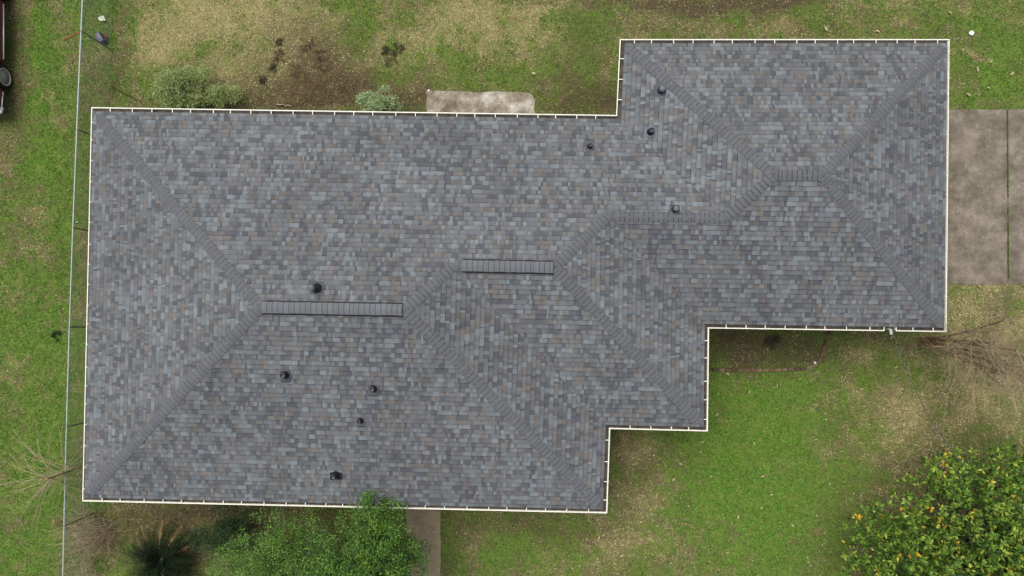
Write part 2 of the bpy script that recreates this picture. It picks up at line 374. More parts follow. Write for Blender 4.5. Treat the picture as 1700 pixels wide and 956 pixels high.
# ------------------------------------------------------------------ HOUSE
house = empty('house', (0, 0, 0), 'single storey house under a stepped hip roof of mottled grey shingles', 'house')
m_shingle = mat('asphalt_shingles', attr=True, rough=.95, noise=(60, .86, 1.14), bump=.004, bscale=160, spec=.15)
m_white = mat('painted_gutter', lin((248, 244, 228), .8), rough=.45, noise=(3, .93, 1.02))
m_gin = mat('gutter_dirt', lin((88, 82, 70)), rough=.95, noise=(5, .35, 1.6))
m_brick = mat('wall_brick', lin((150, 110, 92)), rough=.9, noise=(6, .8, 1.15))
m_fascia = mat('fascia_board', lin((225, 220, 205)), rough=.6)
m_rubber = mat('black_rubber', lin((34, 36, 40)), rough=.5, noise=(30, .8, 1.2))
m_vmetal = mat('painted_vent_metal', lin((40, 43, 50)), rough=.38, metal=.3, spec=.5)
m_vgrey = mat('grey_vent_cap', lin((112, 116, 124)), rough=.5, metal=.2)

PAL = [((134, 140, 143), .20), ((121, 126, 130), .18), ((120, 121, 123), .20), ((101, 104, 109), .20), ((126, 122, 119), .13), ((111, 110, 109), .09)]
PALC = [np.array(lin(c)[:3]) for c, _ in PAL]; PALW = [w_ for _, w_ in PAL]
def tabcol():
    c = random.choices(PALC, PALW)[0] * U(.92, 1.08)
    return c
def clip_half(poly, a, b):
    """keep the part of the 2d polygon left of a->b ; poly of (u,v)"""
    out = []; n = len(poly)
    def sd(p): return (b[0] - a[0]) * (p[1] - a[1]) - (b[1] - a[1]) * (p[0] - a[0])
    for i in range(n):
        p, q = poly[i], poly[(i + 1) % n]; sp, sq = sd(p), sd(q)
        if sp >= 0: out.append(p)
        if (sp > 0 and sq < 0) or (sp < 0 and sq > 0):
            t = sp / (sp - sq); out.append((p[0] + (q[0] - p[0]) * t, p[1] + (q[1] - p[1]) * t))
    return out
roof = MB(); EXP = .1435
cosf = 1 / math.sqrt(1 + SL * SL); sinf = SL * cosf
for fi, (nm, poly) in enumerate(FACES.items()):
    ei = NAME.index(nm); o0 = poly[0]; e = (poly[1] - poly[0]).normalized()
    nin = Vector((EN[ei].x, EN[ei].y, 0)); up = Vector((nin.x * cosf, nin.y * cosf, sinf)); nrm = Vector((-nin.x * sinf, -nin.y * sinf, cosf))
    uv = [((p - o0).dot(e), (p - o0).dot(up)) for p in poly]
    tris = []
    for t in tessellate_polygon([[Vector((u, v, 0)) for u, v in uv]]):
        q = [uv[i] for i in t]
        ar = (q[1][0] - q[0][0]) * (q[2][1] - q[0][1]) - (q[1][1] - q[0][1]) * (q[2][0] - q[0][0])
        if ar < 0: q = q[::-1]
        if abs(ar) > 1e-6: tris.append((q, min(p[0] for p in q), max(p[0] for p in q), min(p[1] for p in q), max(p[1] for p in q)))
    u0, u1 = min(p[0] for p in uv), max(p[0] for p in uv); v1 = max(p[1] for p in uv)
    row = 0; v = -.02
    prevtabs = []
    while v < v1:
        va, vb = v, v + EXP
        # shingle boards about one metre wide, cut into tabs
        u = u0 - U(0, .4); tabs = []; c = tabcol(); raised = True
        while u < u1:
            wd = random.choice((.05, .06, .08, .09, .10, .12, .14, .18)) if raised else random.choice((.04, .06, .07, .09, .11, .14))
            if R() > .14: c = tabcol()
            wp_ = o0 + e * u + up * va
            cc = c * (1.0 if raised else .93) * (1 + .16 * (float(vnoise(np.array([wp_.x]), np.array([wp_.y]), 1.7, 5)[0]) - .5) + .10 * (float(vnoise(np.array([wp_.x * 2.2]), np.array([wp_.y * .6]), .9, 6)[0]) - .5))
            tabs.append((u, u + wd, cc, raised)); u += wd; raised = not raised if R() < .85 else raised
        for ua, ub, cc, rs in tabs:
            hi = .011 if rs else .006
            wob = U(-.006, .006)
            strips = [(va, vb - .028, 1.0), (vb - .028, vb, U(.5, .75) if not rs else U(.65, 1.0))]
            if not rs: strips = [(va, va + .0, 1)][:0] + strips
            for sa, sb, k in strips:
                rect = [(ua, sa), (ub, sa), (ub, sb), (ua, sb)]
                for q, a0, a1, b0, b1 in tris:
                    if ub < a0 or ua > a1 or sb < b0 or sa > b1: continue
                    pl = rect
                    for i in range(3):
                        pl = clip_half(pl, q[i], q[(i + 1) % 3])
                        if len(pl) < 3: break
                    if len(pl) < 3: continue
                    ht = lambda vv: .003 + hi * (vb - vv) / EXP
                    pts = [o0 + e * a_ + up * b_ + nrm * ht(b_) for a_, b_ in pl]
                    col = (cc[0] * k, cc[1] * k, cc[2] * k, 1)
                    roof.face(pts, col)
                    # butt edge and side edges of the tab
                    m_ = len(pl)
                    for i in range(m_):
                        p_, q_ = pl[i], pl[(i + 1) % m_]
                        low = abs(p_[1] - va) < 1e-6 and abs(q_[1] - va) < 1e-6
                        side = rs and ((abs(p_[0] - ua) < 1e-6 and abs(q_[0] - ua) < 1e-6) or (abs(p_[0] - ub) < 1e-6 and abs(q_[0] - ub) < 1e-6))
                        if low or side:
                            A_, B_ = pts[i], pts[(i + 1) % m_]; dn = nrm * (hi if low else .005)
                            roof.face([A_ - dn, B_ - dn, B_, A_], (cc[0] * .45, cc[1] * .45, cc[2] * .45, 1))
        v += EXP; row += 1
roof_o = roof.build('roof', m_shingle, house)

# deck and soffit below the shingles
mb = MB()
for nm, poly in FACES.items():
    mb.face([p - Vector((0, 0, .02)) for p in reversed(poly)])
mb.build('roof_deck', mat('deck', lin((70, 66, 62))), house)
m_cap = mat('cap_shingles', attr=True, rough=.95, noise=(50, .88, 1.12), bump=.004, bscale=160, spec=.15)
CAPC = np.array(lin((114, 116, 120))[:3])
def caps(name, A, B, pa, pb, lift=.012, hw=.155, t0=0.0, t1=1.0, expo=.1435, mats=None, parent=roof_o, drop=False):
    """A low end, B high end; pa plane on the left of A->B, pb on the right"""
    mbk = MB(); L = (B - A).length; d2 = Vector((B.x - A.x, B.y - A.y, 0)); d2.normalize(); sd = Vector((-d2.y, d2.x, 0))
    s0, s1 = t0 * L, t1 * L; s_ = s0; k = 0
    while s_ < s1 - .02:
        ex = expo * (1 if R() > .12 else U(.55, .8)); e_ = min(s_ + ex, s1)
        cc = CAPC * U(.93, 1.06) * (1.22 if name == 'ridge_vent' else 1.0); jl, jr = U(-.006, .006), U(-.006, .006)
        rows = []
        for ss, hh in ((s_, lift + .013), (e_, lift + .001)):
            ax = A + (B - A) * (ss / L); r_ = []
            for f in (-1, -.62, -.22, 0, .22, .62, 1):
                off_ = f * hw + (jl if f < 0 else jr) * (f != 0)
                p = ax + sd * off_; z = zpl(pa if f > 0 else pb, p.x, p.y) if f else ax.z
                rnd = -.012 * (1 - abs(f) / .3) if abs(f) < .3 else 0
                bow = -.012 * (1 - f * f)                        # bowed butt edge
                r_.append(Vector((p.x, p.y, z + hh + rnd)) + (d2 * bow if hh > lift + .005 else d2 * bow))
            rows.append(r_)
        for i in range(6):
            mbk.face([rows[0][i + 1], rows[0][i], rows[1][i], rows[1][i + 1]], (*cc, 1))
            dn = Vector((0, 0, .013 if s_ > s0 else .03))
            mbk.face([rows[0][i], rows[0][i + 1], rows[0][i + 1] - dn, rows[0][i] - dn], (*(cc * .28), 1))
            # dark line just in front of the butt
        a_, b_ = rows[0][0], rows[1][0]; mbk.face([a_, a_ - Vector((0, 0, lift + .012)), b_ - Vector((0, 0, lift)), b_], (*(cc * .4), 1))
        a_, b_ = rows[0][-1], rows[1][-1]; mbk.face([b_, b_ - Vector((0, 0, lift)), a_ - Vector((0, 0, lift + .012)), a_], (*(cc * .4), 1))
        # exposed strip of the cap below, darker line
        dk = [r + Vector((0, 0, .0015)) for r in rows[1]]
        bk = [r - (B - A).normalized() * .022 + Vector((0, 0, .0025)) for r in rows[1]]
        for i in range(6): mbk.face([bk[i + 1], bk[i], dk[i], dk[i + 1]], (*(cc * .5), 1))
        s_ = e_; k += 1
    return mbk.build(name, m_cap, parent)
# left plane / right plane of each directed line (low end first)
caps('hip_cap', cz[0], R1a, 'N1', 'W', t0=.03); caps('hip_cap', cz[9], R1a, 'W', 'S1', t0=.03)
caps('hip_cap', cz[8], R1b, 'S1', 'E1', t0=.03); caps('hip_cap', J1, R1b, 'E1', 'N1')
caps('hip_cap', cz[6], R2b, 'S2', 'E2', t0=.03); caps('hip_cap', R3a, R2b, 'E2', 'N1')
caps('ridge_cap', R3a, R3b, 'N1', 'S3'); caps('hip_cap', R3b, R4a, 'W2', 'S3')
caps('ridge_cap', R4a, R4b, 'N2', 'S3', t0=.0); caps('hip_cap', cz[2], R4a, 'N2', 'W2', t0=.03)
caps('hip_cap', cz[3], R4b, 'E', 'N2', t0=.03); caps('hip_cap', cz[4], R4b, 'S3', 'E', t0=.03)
# raised ridge vents: black louvred edge strips under lifted caps
m_rv = mat('ridge_vent_plastic', lin((26, 27, 32)), rough=.6)
def ridge_vent(A, B, pa, pb, t0, t1):
    caps('ridge_cap', A, B, pa, pb)
    o = caps('ridge_vent', A, B, pa, pb, lift=.05, hw=.158, t0=t0, t1=t1, expo=.152)
    mb = MB(); d = (B - A); a, b = A + d * t0, A + d * t1; d2 = Vector((d.x, d.y, 0)).normalized(); sd = Vector((-d2.y, d2.x, 0))
    for sg, pn in ((1, pa), (-1, pb)):
        q = []
        for w_ in (.12, .196):
            for p in (a, b):
                x = p + sd * sg * w_; q.append(Vector((x.x, x.y, zpl(pn, x.x, x.y))))
        i0, i1, o0_, o1_ = q; up_ = Vector((0, 0, .047)); lo = Vector((0, 0, .008))
        mb.face([i0 + up_, i1 + up_, o1_ + up_ * .8, o0_ + up_ * .8]); mb.face([o0_ + up_ * .8, o1_ + up_ * .8, o1_ + lo, o0_ + lo])
        mb.face([i0 + up_, o0_ + up_ * .8, o0_ + lo, i0 + lo]); mb.face([i1 + up_, o1_ + up_ * .8, o1_ + lo, i1 + lo])
    mb.build('vent_edge', m_rv, roof_o)
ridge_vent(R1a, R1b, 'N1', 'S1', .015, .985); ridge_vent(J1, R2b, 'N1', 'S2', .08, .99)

# walls, soffit, fascia
mb = MB(); ring = [off(i, .55) for i in range(NE)]
for i in range(NE):
    a, b = ring[i], ring[(i + 1) % NE]; mb.face([(b.x, b.y, 0), (a.x, a.y, 0), (a.x, a.y, ZE - .12), (b.x, b.y, ZE - .12)])
mb.build('wall', m_brick, house)
mb = MB()
for i in range(NE):
    q = [off(i, .175), off((i + 1) % NE, .175), off((i + 1) % NE, .56), off(i, .56)]
    mb.face([(p.x, p.y, ZE - .13) for p in q])
mb.build('soffit', m_fascia, house)
mb = MB()
for i in range(NE):
    a, b, c_, d_ = off(i, .168), off((i + 1) % NE, .168), off((i + 1) % NE, .19), off(i, .19)
    mb.face([(a.x, a.y, ZE), (b.x, b.y, ZE), (b.x, b.y, ZE - .15), (a.x, a.y, ZE - .15)])
    mb.face([(d_.x, d_.y, ZE + .01), (c_.x, c_.y, ZE + .01), (b.x, b.y, ZE), (a.x, a.y, ZE)])
mb.build('fascia', m_fascia, house)

# gutters with hangers
HANG = {0: (172, 33.6), 1: (0, 0)}
def gutter(i, t0=0.0, t1=1.0, dirt=None):
    """edge i from fraction t0 to t1; section = (inward distance, z)"""
    sec = [(.166, -.004), (.166, -.115), (.065, -.120), (.035, -.100), (.028, -.045), (.001, -.022), (.0, .0), (.025, .003), (.027, -.010)]
    def pt(din, z, e_):
        a, b = off(i, din), off((i + 1) % NE, din)
        if e_ == 0:
            p = a if t0 == 0 else OUT[i].lerp(OUT[(i + 1) % NE], t0) + EN[i] * din
        else:
            p = b if t1 == 1 else OUT[i].lerp(OUT[(i + 1) % NE], t1) + EN[i] * din
        return Vector((p.x, p.y, ZE + z + .012))
    mb = MB()
    for k in range(len(sec) - 1):
        (d0, z0), (d1, z1) = sec[k], sec[k + 1]
        mb.face([pt(d0, z0, 0), pt(d0, z0, 1), pt(d1, z1, 1), pt(d1, z1, 0)])
    if t0 > 0 or t1 < 1:
        e_ = 0 if t0 > 0 else 1
        mb.face([pt(d_, z_, e_) for d_, z_ in sec[:7]])
        sx = (OUT[(i + 1) % NE] - OUT[i]).normalized() * (-.02 if e_ == 0 else .02)      # thick end cap
        top = [pt(.166, .0, e_), pt(0, .002, e_)]
        mb.face([top[0], top[1], top[1] - Vector((sx.x, sx.y, 0)), top[0] - Vector((sx.x, sx.y, 0))])
    g = mb.build('gutter', m_white, house)
    # leaf grit lying in the trough
    mb = MB(); L = (OUT[(i + 1) % NE] - OUT[i]).length; n = max(2, int(L / .25))
    for (dd0, dd1, zz0, zz1) in ((.162, .10, -.035, -.05), (.10, .034, -.05, -.075)):
        A0, A1, B0, B1 = pt(dd0, zz0, 0), pt(dd0, zz0, 1), pt(dd1, zz1, 0), pt(dd1, zz1, 1)
        for k in range(n):
            f0, f1 = k / n, (k + 1) / n
            mb.face([A0.lerp(A1, f0), A0.lerp(A1, f1), B0.lerp(B1, f1), B0.lerp(B1, f0)])
    mb.build('gutter_debris', m_gin, g)
    # hangers
    Lp = L * (t1 - t0); sp = .612; n = int((Lp - .6) / sp); s0 = (Lp - n * sp) / 2
    a, b = OUT[i].lerp(OUT[(i + 1) % NE], t0), OUT[i].lerp(OUT[(i + 1) % NE], t1); d = (b - a).normalized()
    for k in range(n + 1):
        p = a + d * (s0 + k * sp + U(-.07, .07)) + EN[i] * .085
        mb = MB(); mb.box((p.x, p.y, ZE + .009), (.022, .15, .008), rz=math.atan2(d.y, d.x))
        mb.box((p.x - EN[i].x * .05, p.y - EN[i].y * .05, ZE + .004), (.02, .02, .014), rz=math.atan2(d.y, d.x))
        mb.build('hanger', m_white, g)
for i in range(NE):
    if NAME[i] == 'S3':            # a gap where the service mast comes through, px 1468..1487 of an edge from 1571 to 1177
        gutter(i, 0, (1571 - 1487) / (1571 - 1177)); gutter(i, (1571 - 1468) / (1571 - 1177), 1)
    else: gutter(i)
# service mast in the gap
mm = P(1475, 549, ZE); mb = MB()
mb.tube([(mm.x, mm.y + .05, .4), (mm.x, mm.y + .05, ZE + .05), (mm.x, mm.y + .03, ZE + .13), (mm.x + .03, mm.y - .10, ZE + .10)], [.03, .03, .05, .045], 12)
mb.build('service_mast', mat('galvanised', lin((205, 205, 198)), rough=.5, metal=.3, noise=(8, .8, 1.1)), house, True)

# roof penetrations -------------------------------------------------
def face_at(px, py):
    for nm, poly in FACES.items():
        q = [P(px, py, z) for z in (ZE,)]
        z = ZE + .5
        for _ in range(12): p = P(px, py, z); z = zpl(nm, p.x, p.y)
        p = P(px, py, z)
        if inpoly(np.array([p.x]), np.array([p.y]), [(v_.x, v_.y) for v_ in poly])[0]: return nm, p
    return None, None
def vent(px, py, kind, label, r=.05, h=.28, plate=(.30, .34), pc=None):
    nm, p = face_at(px, py); ei = NAME.index(nm)
    root = bpy.data.objects.new('vent_pipe', None); C.objects.link(root); root.parent = house; root.location = p
    root['label'] = label
    nin = Vector((EN[ei].x, EN[ei].y, 0)); up = Vector((nin.x * cosf, nin.y * cosf, sinf)); nr = Vector((-nin.x * sinf, -nin.y * sinf, cosf)); ac = up.cross(nr)
    M = Matrix((ac, up, nr)).transposed().to_4x4(); M.translation = p + nr * .017 - up * plate[1] * .12
    mb = MB(); mb.box(None, (plate[0], plate[1], .006), M=M)
    M2 = M.copy(); M2.translation = p + nr * .024 - up * (plate[1] * .62); mb.box(None, (plate[0] * .96, .012, .012), M=M2, mi=1)
    mb.build('flashing', [mat('flashing', lin(pc or (98, 100, 108)), rough=.85, noise=(30, .85, 1.1)), m_rubber], root)
    z0 = -.02
    if kind == 'boot':
        mb = MB(); mb.lathe([(r * 2.0, z0 + .02), (r * 1.9, z0 + .06), (r * 1.25, z0 + .13), (r * 1.12, z0 + .15), (r * 1.0, z0 + .15)], p, 20); mb.build('collar', m_rubber, root, True)
        mb = MB(); mb.lathe([(r, z0), (r * 1.0, h), (r * 1.28, h), (r * 1.34, h + .015), (r * 1.28, h + .03), (r * .86, h + .03), (r * .78, h + .01), (r * .78, h - .03)], p, 22)
        pi_ = mb.build('pipe', m_vmetal, root); mb = MB(); mb.lathe([(r * .78, h - .03), (.4 * r, h - .035), (.001, h - .05)], p, 22); mb.build('pipe_lining', m_vgrey, root)
    elif kind == 'flue':
        mb = MB(); mb.lathe([(r * 1.9, z0 + .02), (r * 1.35, z0 + .12), (r, z0 + .14)], p, 24); mb.build('collar', m_vmetal, root, True)
        mb = MB(); mb.lathe([(r, z0), (r, h * .38), (r * 1.16, h * .38), (r * 1.2, h * .42), (r, h * .46), (r * .95, h * .7), (r * 1.12, h * .7), (r * 1.12, h * .74), (r * .9, h * .78)], p, 26); mb.build('pipe', m_vmetal, root)
        mb = MB(); mb.lathe([(r * .9, h * .78), (r * 1.18, h * .80), (r * 1.22, h * .95), (r * 1.12, h), (r * .98, h + .012), (r * .94, h + .004), (.001, h + .03)], p, 26, mi=0)
        mb.build('cap', m_vgrey, root)
    else:       # square-ish cap held on struts over a wider throat
        mb = MB(); mb.lathe([(r * 1.5, z0), (r * 1.45, .06), (r * 1.0, .09), (r * 1.0, h), (r * .85, h), (r * .85, .05), (.001, .05)], p, 20); mb.build('pipe', m_rubber, root)
        mb = MB(); mb.lathe([(r * 1.25, h + .03), (r * 1.3, h + .05), (r * 1.0, h + .10), (r * .9, h + .105), (.001, h + .115)], p, 8)
        for k in range(4):
            t = k * math.pi / 2 + .4; mb.box((p.x + math.cos(t) * r * 1.1, p.y + math.sin(t) * r * 1.1, p.z + h + .0), (.02, .02, .12), rz=t)
        mb.build('cap', m_vgrey, root)
    return root
vent(526, 479, 'flue', 'tall black flue pipe with a flat grey cap north of the long ridge vent', r=.08, h=.56, plate=(.36, .3))
vent(1098, 150, 'cap', 'vent with hooded grey cap right beside the hip of the garage end', r=.085, h=.12, plate=(.34, .34))
vent(1080, 219, 'boot', 'open black pipe on a pale flashing plate between the valley and the hip', r=.058, h=.20, pc=(122, 128, 138))
vent(979, 243, 'boot', 'small black pipe on the back slope, nearest the inner gutter corner', r=.045, h=.18)
vent(1120, 348, 'cap', 'grey capped vent touching the middle ridge', r=.07, h=.16, plate=(.3, .2))
vent(474, 622, 'boot', 'black pipe on the front slope, left of the other front pipes', r=.058, h=.24, pc=(88, 91, 100))
vent(620, 645, 'boot', 'upper right black pipe of the front slope', r=.056, h=.22)
vent(599, 698, 'boot', 'thin black pipe in the middle of the front slope', r=.044, h=.26, plate=(.24, .3))
vent(558, 788, 'boot', 'thick black pipe on the front slope close to the gutter and tree', r=.062, h=.36, plate=(.36, .22), pc=(50, 52, 58))

# ------------------------------------------------------------------ FENCE
m_galv = mat('galvanised_steel', lin((190, 205, 200)), rough=.5, metal=.2, noise=(4, .85, 1.1))
m_wire = mat('fence_wire', lin((150, 160, 158)), rough=.5, metal=.2)
ZF = 1.5
def fx(py): return 137 - 32.5 * (py / 956.0) - 3.0 * math.sin(math.pi * min(max(py / 956, 0), 1))
fence = empty('chain_link_fence', P(120, 478, ZF).xy.to_3d(), 'galvanised chain link fence along the left side of the house', 'fence')
pts = [P(fx(py), py, ZF) for py in range(-150, 1151, 50)]
mb = MB(); mb.tube(pts, .024, 8); mb.build('top_rail', m_galv, fence, True)
for py in (-110, 52, 215, 378, 543, 708, 873, 1035):
    p = P(fx(py), py, ZF); mb = MB(); mb.tube([(p.x + .035, p.y, 0), (p.x + .035, p.y, ZF - .03)], .022, 8); mb.tube([(p.x + .035, p.y, ZF - .04), (p.x + .02, p.y, ZF + .03)], .032, 8)
    mb.build('post', mat('post_steel', lin((138, 136, 126)), rough=.6) if py == -110 else bpy.data.materials['post_steel'], fence)
# mesh fabric: two families of zig-zag wires
ys = np.arange(P(0, 1150, ZF).y, P(0, -150, ZF).y, .075)
def fxw(y):
    py = NY - y * FPX / (H - ZF); return P(fx(py), py, ZF).x
mb = MB()
for sgn in (1, -1):
    for y0 in ys:
        n_ = 6; q = []
        for k in range(n_ + 1):
            t = k / n_; y = y0 + sgn * t * ZF * .75; q.append((fxw(y) + .03 + sgn * .003, y, .03 + t * (ZF - .05)))
        mb.tube(q, .0024, 3, cap=False)
mb.build('chain_link_mesh', m_wire, fence)
mb = MB(); mb.tube([(fxw(y) + .03, y, .06) for y in np.linspace(ys[0], ys[-1], 24)], .004, 4); mb.build('tension_wire', m_wire, fence)

# ------------------------------------------------------------------ vegetation helpers
def leaf_mesh(name, cen, nrm_up, n, L, Wd, pal, parent, spread, flat=.5, jitter=.25, mtl=None, rosette=False):
    """cen (k,3) clump centres; n leaves each; pal list of (rgb, weight)"""
    k = len(cen); N = k * n
    c = np.repeat(cen, n, 0); d = rng.normal(0, 1, (N, 3)); d /= np.linalg.norm(d, axis=1)[:, None]
    rad = rng.random(N) ** .5; pos = c + d * (rad[:, None]) * np.array(spread)
    # leaf direction: outward from clump plus random, blade normal biased upward
    ax = d * .8 + rng.normal(0, .5, (N, 3)); ax[:, 2] = ax[:, 2] * flat + .12; ax /= np.linalg.norm(ax, axis=1)[:, None]
    if rosette:
        th = np.tile(np.arange(n) * 2.4, k) + np.repeat(rng.uniform(0, 6.28, k), n); el = np.tile(np.linspace(-.25, 1.1, n), k) + rng.normal(0, .15, N)
        til = np.repeat(rng.normal(0, .35, (k, 3)), n, 0)
        ax = np.c_[np.cos(th) * np.cos(el), np.sin(th) * np.cos(el), np.sin(el)] + til; ax /= np.linalg.norm(ax, axis=1)[:, None]
        pos = c + ax * .012 + d * (np.array(spread) * .25)
    up = np.tile([0, 0, 1.0], (N, 1)) + rng.normal(0, .55, (N, 3)); sd = np.cross(ax, up); sd /= np.maximum(np.linalg.norm(sd, axis=1)[:, None], 1e-6)
    l = L * rng.uniform(.65, 1.2, N)[:, None]; w_ = Wd * rng.uniform(.7, 1.2, N)[:, None]
    nn = np.cross(sd, ax)
    v0 = pos; v1 = pos + ax * l * .5 + sd * w_ * .5 + nn * w_ * .12; v2 = pos + ax * l - nn * l * .12; v3 = pos + ax * l * .5 - sd * w_ * .5 + nn * w_ * .12
    V = np.stack([v0, v1, v2, v3], 1).reshape(-1, 3); F = np.arange(4 * N).reshape(N, 4)
    pc = np.array([lin(p)[:3] for p, _ in pal]); pw = np.array([w for _, w in pal], float); pw /= pw.sum()
    # clumps share a tone, leaves vary around it
    ci = rng.choice(len(pal), k, p=pw); li = rng.choice(len(pal), N, p=pw)
    idx = np.where(rng.random(N) < .55, np.repeat(ci, n), li)
    if rosette:      # older leaves low on each whorl are darker, the young top ones pale
        old = rng.random(N) < np.clip(.72 - np.tile(np.linspace(0, 1.1, n), k), 0, 1); idx = np.where(old, rng.choice([2, 3], N), idx)
    col = 1.3 * pc[idx] * rng.uniform(1 - jitter, 1 + jitter, N)[:, None]
    return np_mesh(name, V, F, np.c_[col, np.ones(N)], mtl or m_foliage, parent)
m_foliage = mat('foliage', attr=True, rough=.6, spec=.2, trans=.22)
m_bark = mat('bark', lin((116, 98, 78)), rough=.9, noise=(20, .7, 1.3))
m_twig = mat('pale_twig', lin((176, 158, 126)), rough=.9, noise=(8, .75, 1.25))
m_twigb = mat('brown_twig', lin((158, 132, 98)), rough=.9, noise=(8, .7, 1.25))
def grow(mb, p, d, L, r, depth, kids=3, spread=.6, rise=.25, bend=.15, shrink=.68, tips=None, seg=4, n=4, wind=(0, 0, 0)):
    pts, rad = [p.copy()], [r]; dd = d.normalized()
    for i in range(seg):
        dd = (dd + Vector((U(-bend, bend) + wind[0], U(-bend, bend) + wind[1], U(-bend, bend) + rise * .25 + wind[2]))).normalized()
        p = p + dd * L / seg; pts.append(p.copy()); rad.append(r * (1 - .5 * (i + 1) / seg))
    mb.tube(pts, rad, n if r > .012 else 3, cap=False)
    if depth == 0:
        if tips is not None: tips.append(p.copy())
        return
    for k in range(kids + (R() < .4)):
        j = random.randint(max(1, seg // 2), seg); q = pts[j]
        nd = (dd + Vector((U(-1, 1), U(-1, 1), U(-.5, .6))) * spread).normalized()
        grow(mb, q, nd, L * shrink * U(.75, 1.15), rad[j] * .72, depth - 1, kids, spread, rise, bend, shrink, tips, seg, n, wind)

def crown_points(c, rad, n, lump=.3, zmin=-.35, inner=.25, seed=1):
    """clump centres on many overlapping lobes, so outline and top are uneven with gaps between"""
    g = np.random.default_rng(seed); c = np.array(c); rad = np.array(rad); L = []
    tries = 0; nl = min(52, max(16, int(n / 22))); sh = .8 if n > 2000 else 1.0
    while len(L) < nl and tries < 4000:
        tries += 1
        d = g.normal(0, 1, 3); d /= np.linalg.norm(d)
        if d[2] < zmin: continue
        k = g.uniform(.45, .86) if g.random() > inner else g.uniform(.1, .5)
        p = d * k; lr = sh * g.uniform(.20, .36) * (1 if k < .8 else .8)
        if any(np.linalg.norm(p - q) < .55 * lr for q, _ in L): continue
        L.append((p, lr))
    w_ = np.array([l[1] ** 2 for l in L]); w_ /= w_.sum(); out = []
    for i in g.choice(len(L), n, p=w_):
        p, lr = L[i]; d = g.normal(0, 1, 3); d /= np.linalg.norm(d)
        if d[2] < -.3: d[2] *= -1
        out.append(c + (p + d * lr * g.uniform(.55, 1.08)) * rad)
    return np.array(out)
def tree(name, label, cat, base, c, rad, nclump, nleaf, L, Wd, pal, spread, trunk_r=.1, inner=.3, seed=1, zmin=-.3, lump=.25, group=None, rosette=False, ntw=60):
    t = empty(name, (base[0], base[1], 0), label, cat, group)
    pts = crown_points(c, rad, nclump, lump, zmin, inner, seed)
    mb = MB(); cc = Vector(c); b = Vector((base[0], base[1], -.05)); fork = b.lerp(cc, .35)
    mb.tube([b, b.lerp(fork, .5) + Vector((U(-.05, .05), U(-.05, .05), 0)), fork], [trunk_r * 1.25, trunk_r, trunk_r * .85], 9)
    tr = mb.build('trunk', m_bark, t, True)
    mb = MB(); g = np.random.default_rng(seed + 5)
    for i in g.choice(len(pts), min(ntw, len(pts)), replace=False):
        e = Vector(pts[i]); q = fork.lerp(e, .45) + Vector((U(-.2, .2), U(-.2, .2), U(0, .3)))
        r_ = trunk_r * U(.16, .3)
        mb.tube([fork, q, fork.lerp(e, .8) + Vector((U(-.1, .1), U(-.1, .1), U(-.05, .1))), e], [r_ * 1.6, r_, r_ * .6, r_ * .3], 5, cap=False)
    mb.build('branches', m_bark, t)
    leaf_mesh('crown', pts, None, nleaf, L, Wd, pal, t, spread, rosette=rosette)
    return t

# big broad-leaved evergreen, lower right
MAG = [((136, 164, 62), 4.5), ((114, 148, 56), 5), ((90, 122, 48), 4), ((58, 86, 36), 3), ((206, 196, 72), .6), ((226, 184, 60), .35), ((166, 182, 76), 2)]
tree('broadleaf_tree', 'large glossy evergreen tree with yellow-tipped leaves in the lower right corner', 'tree', (13.9, -7.9), (13.85, -7.85, 2.3), (4.8, 4.4, 3.1), 4000, 10, .165, .074, MAG, (.10, .10, .06), trunk_r=.2, seed=3, inner=.3, ntw=150, zmin=-.1, rosette=True)
# small-leaved trees at the front wall
GT = [((102, 144, 58), 4), ((82, 122, 50), 5), ((60, 96, 42), 4), ((126, 164, 62), 2.5), ((164, 176, 66), .5), ((42, 70, 32), 2)]
tree('front_tree', 'dense bright green tree reaching over the front gutter', 'tree', (-5.0, -7.9), (-4.75, -7.3, 2.4), (2.15, 2.45, 1.7), 820, 46, .068, .038, GT, (.19, .19, .13), trunk_r=.09, seed=8, inner=.35, ntw=90)
GT2 = [((114, 152, 66), 4), ((94, 130, 56), 5), ((66, 98, 46), 3.5), ((138, 170, 74), 2)]
tree('loose_tree', 'thin-crowned green tree with bare pale twigs, left of the dense bright one', 'tree', (-8.1, -8.0), (-7.85, -7.7, 1.75), (2.25, 2.15, 1.4), 720, 40, .055, .03, GT2, (.19, .19, .13), trunk_r=.06, seed=12, inner=.35, ntw=60)
DK = [((62, 86, 46), 4), ((48, 70, 38), 4), ((80, 102, 54), 2), ((36, 54, 30), 3)]
tree('dark_shrub', 'dark green shrub against the front wall under the gutter', 'shrub', (-9.9, -6.9), (-9.8, -7.0, .8), (1.3, .95, .8), 330, 36, .05, .028, DK, (.15, .15, .11), trunk_r=.04, seed=14, inner=.3)
GY = [((172, 186, 122), 3), ((152, 170, 102), 5), ((130, 152, 86), 4), ((98, 118, 68), 2), ((190, 198, 140), 1.8), ((186, 186, 100), .8)]
tree('rounded_shrub', 'wide grey-green shrub against the back wall', 'shrub', tuple(P(322, 152, 0).xy), (*P(324, 148, .55).xy, .5), (1.5, .85, .7), 460, 38, .05, .028, GY, (.14, .14, .11), trunk_r=.04, seed=21, inner=.3)
PG = [((184, 202, 150), 3.5), ((158, 180, 126), 4), ((132, 156, 102), 3), ((104, 124, 82), 1.2)]
tree('pale_shrub', 'small pale green shrub at the back wall left of the patio slab', 'shrub', tuple(P(630, 178, 0).xy), (*P(627, 172, .45).xy, .45), (.78, .58, .55), 200, 24, .055, .032, PG, (.12, .12, .09), trunk_r=.03, seed=25, inner=.3)
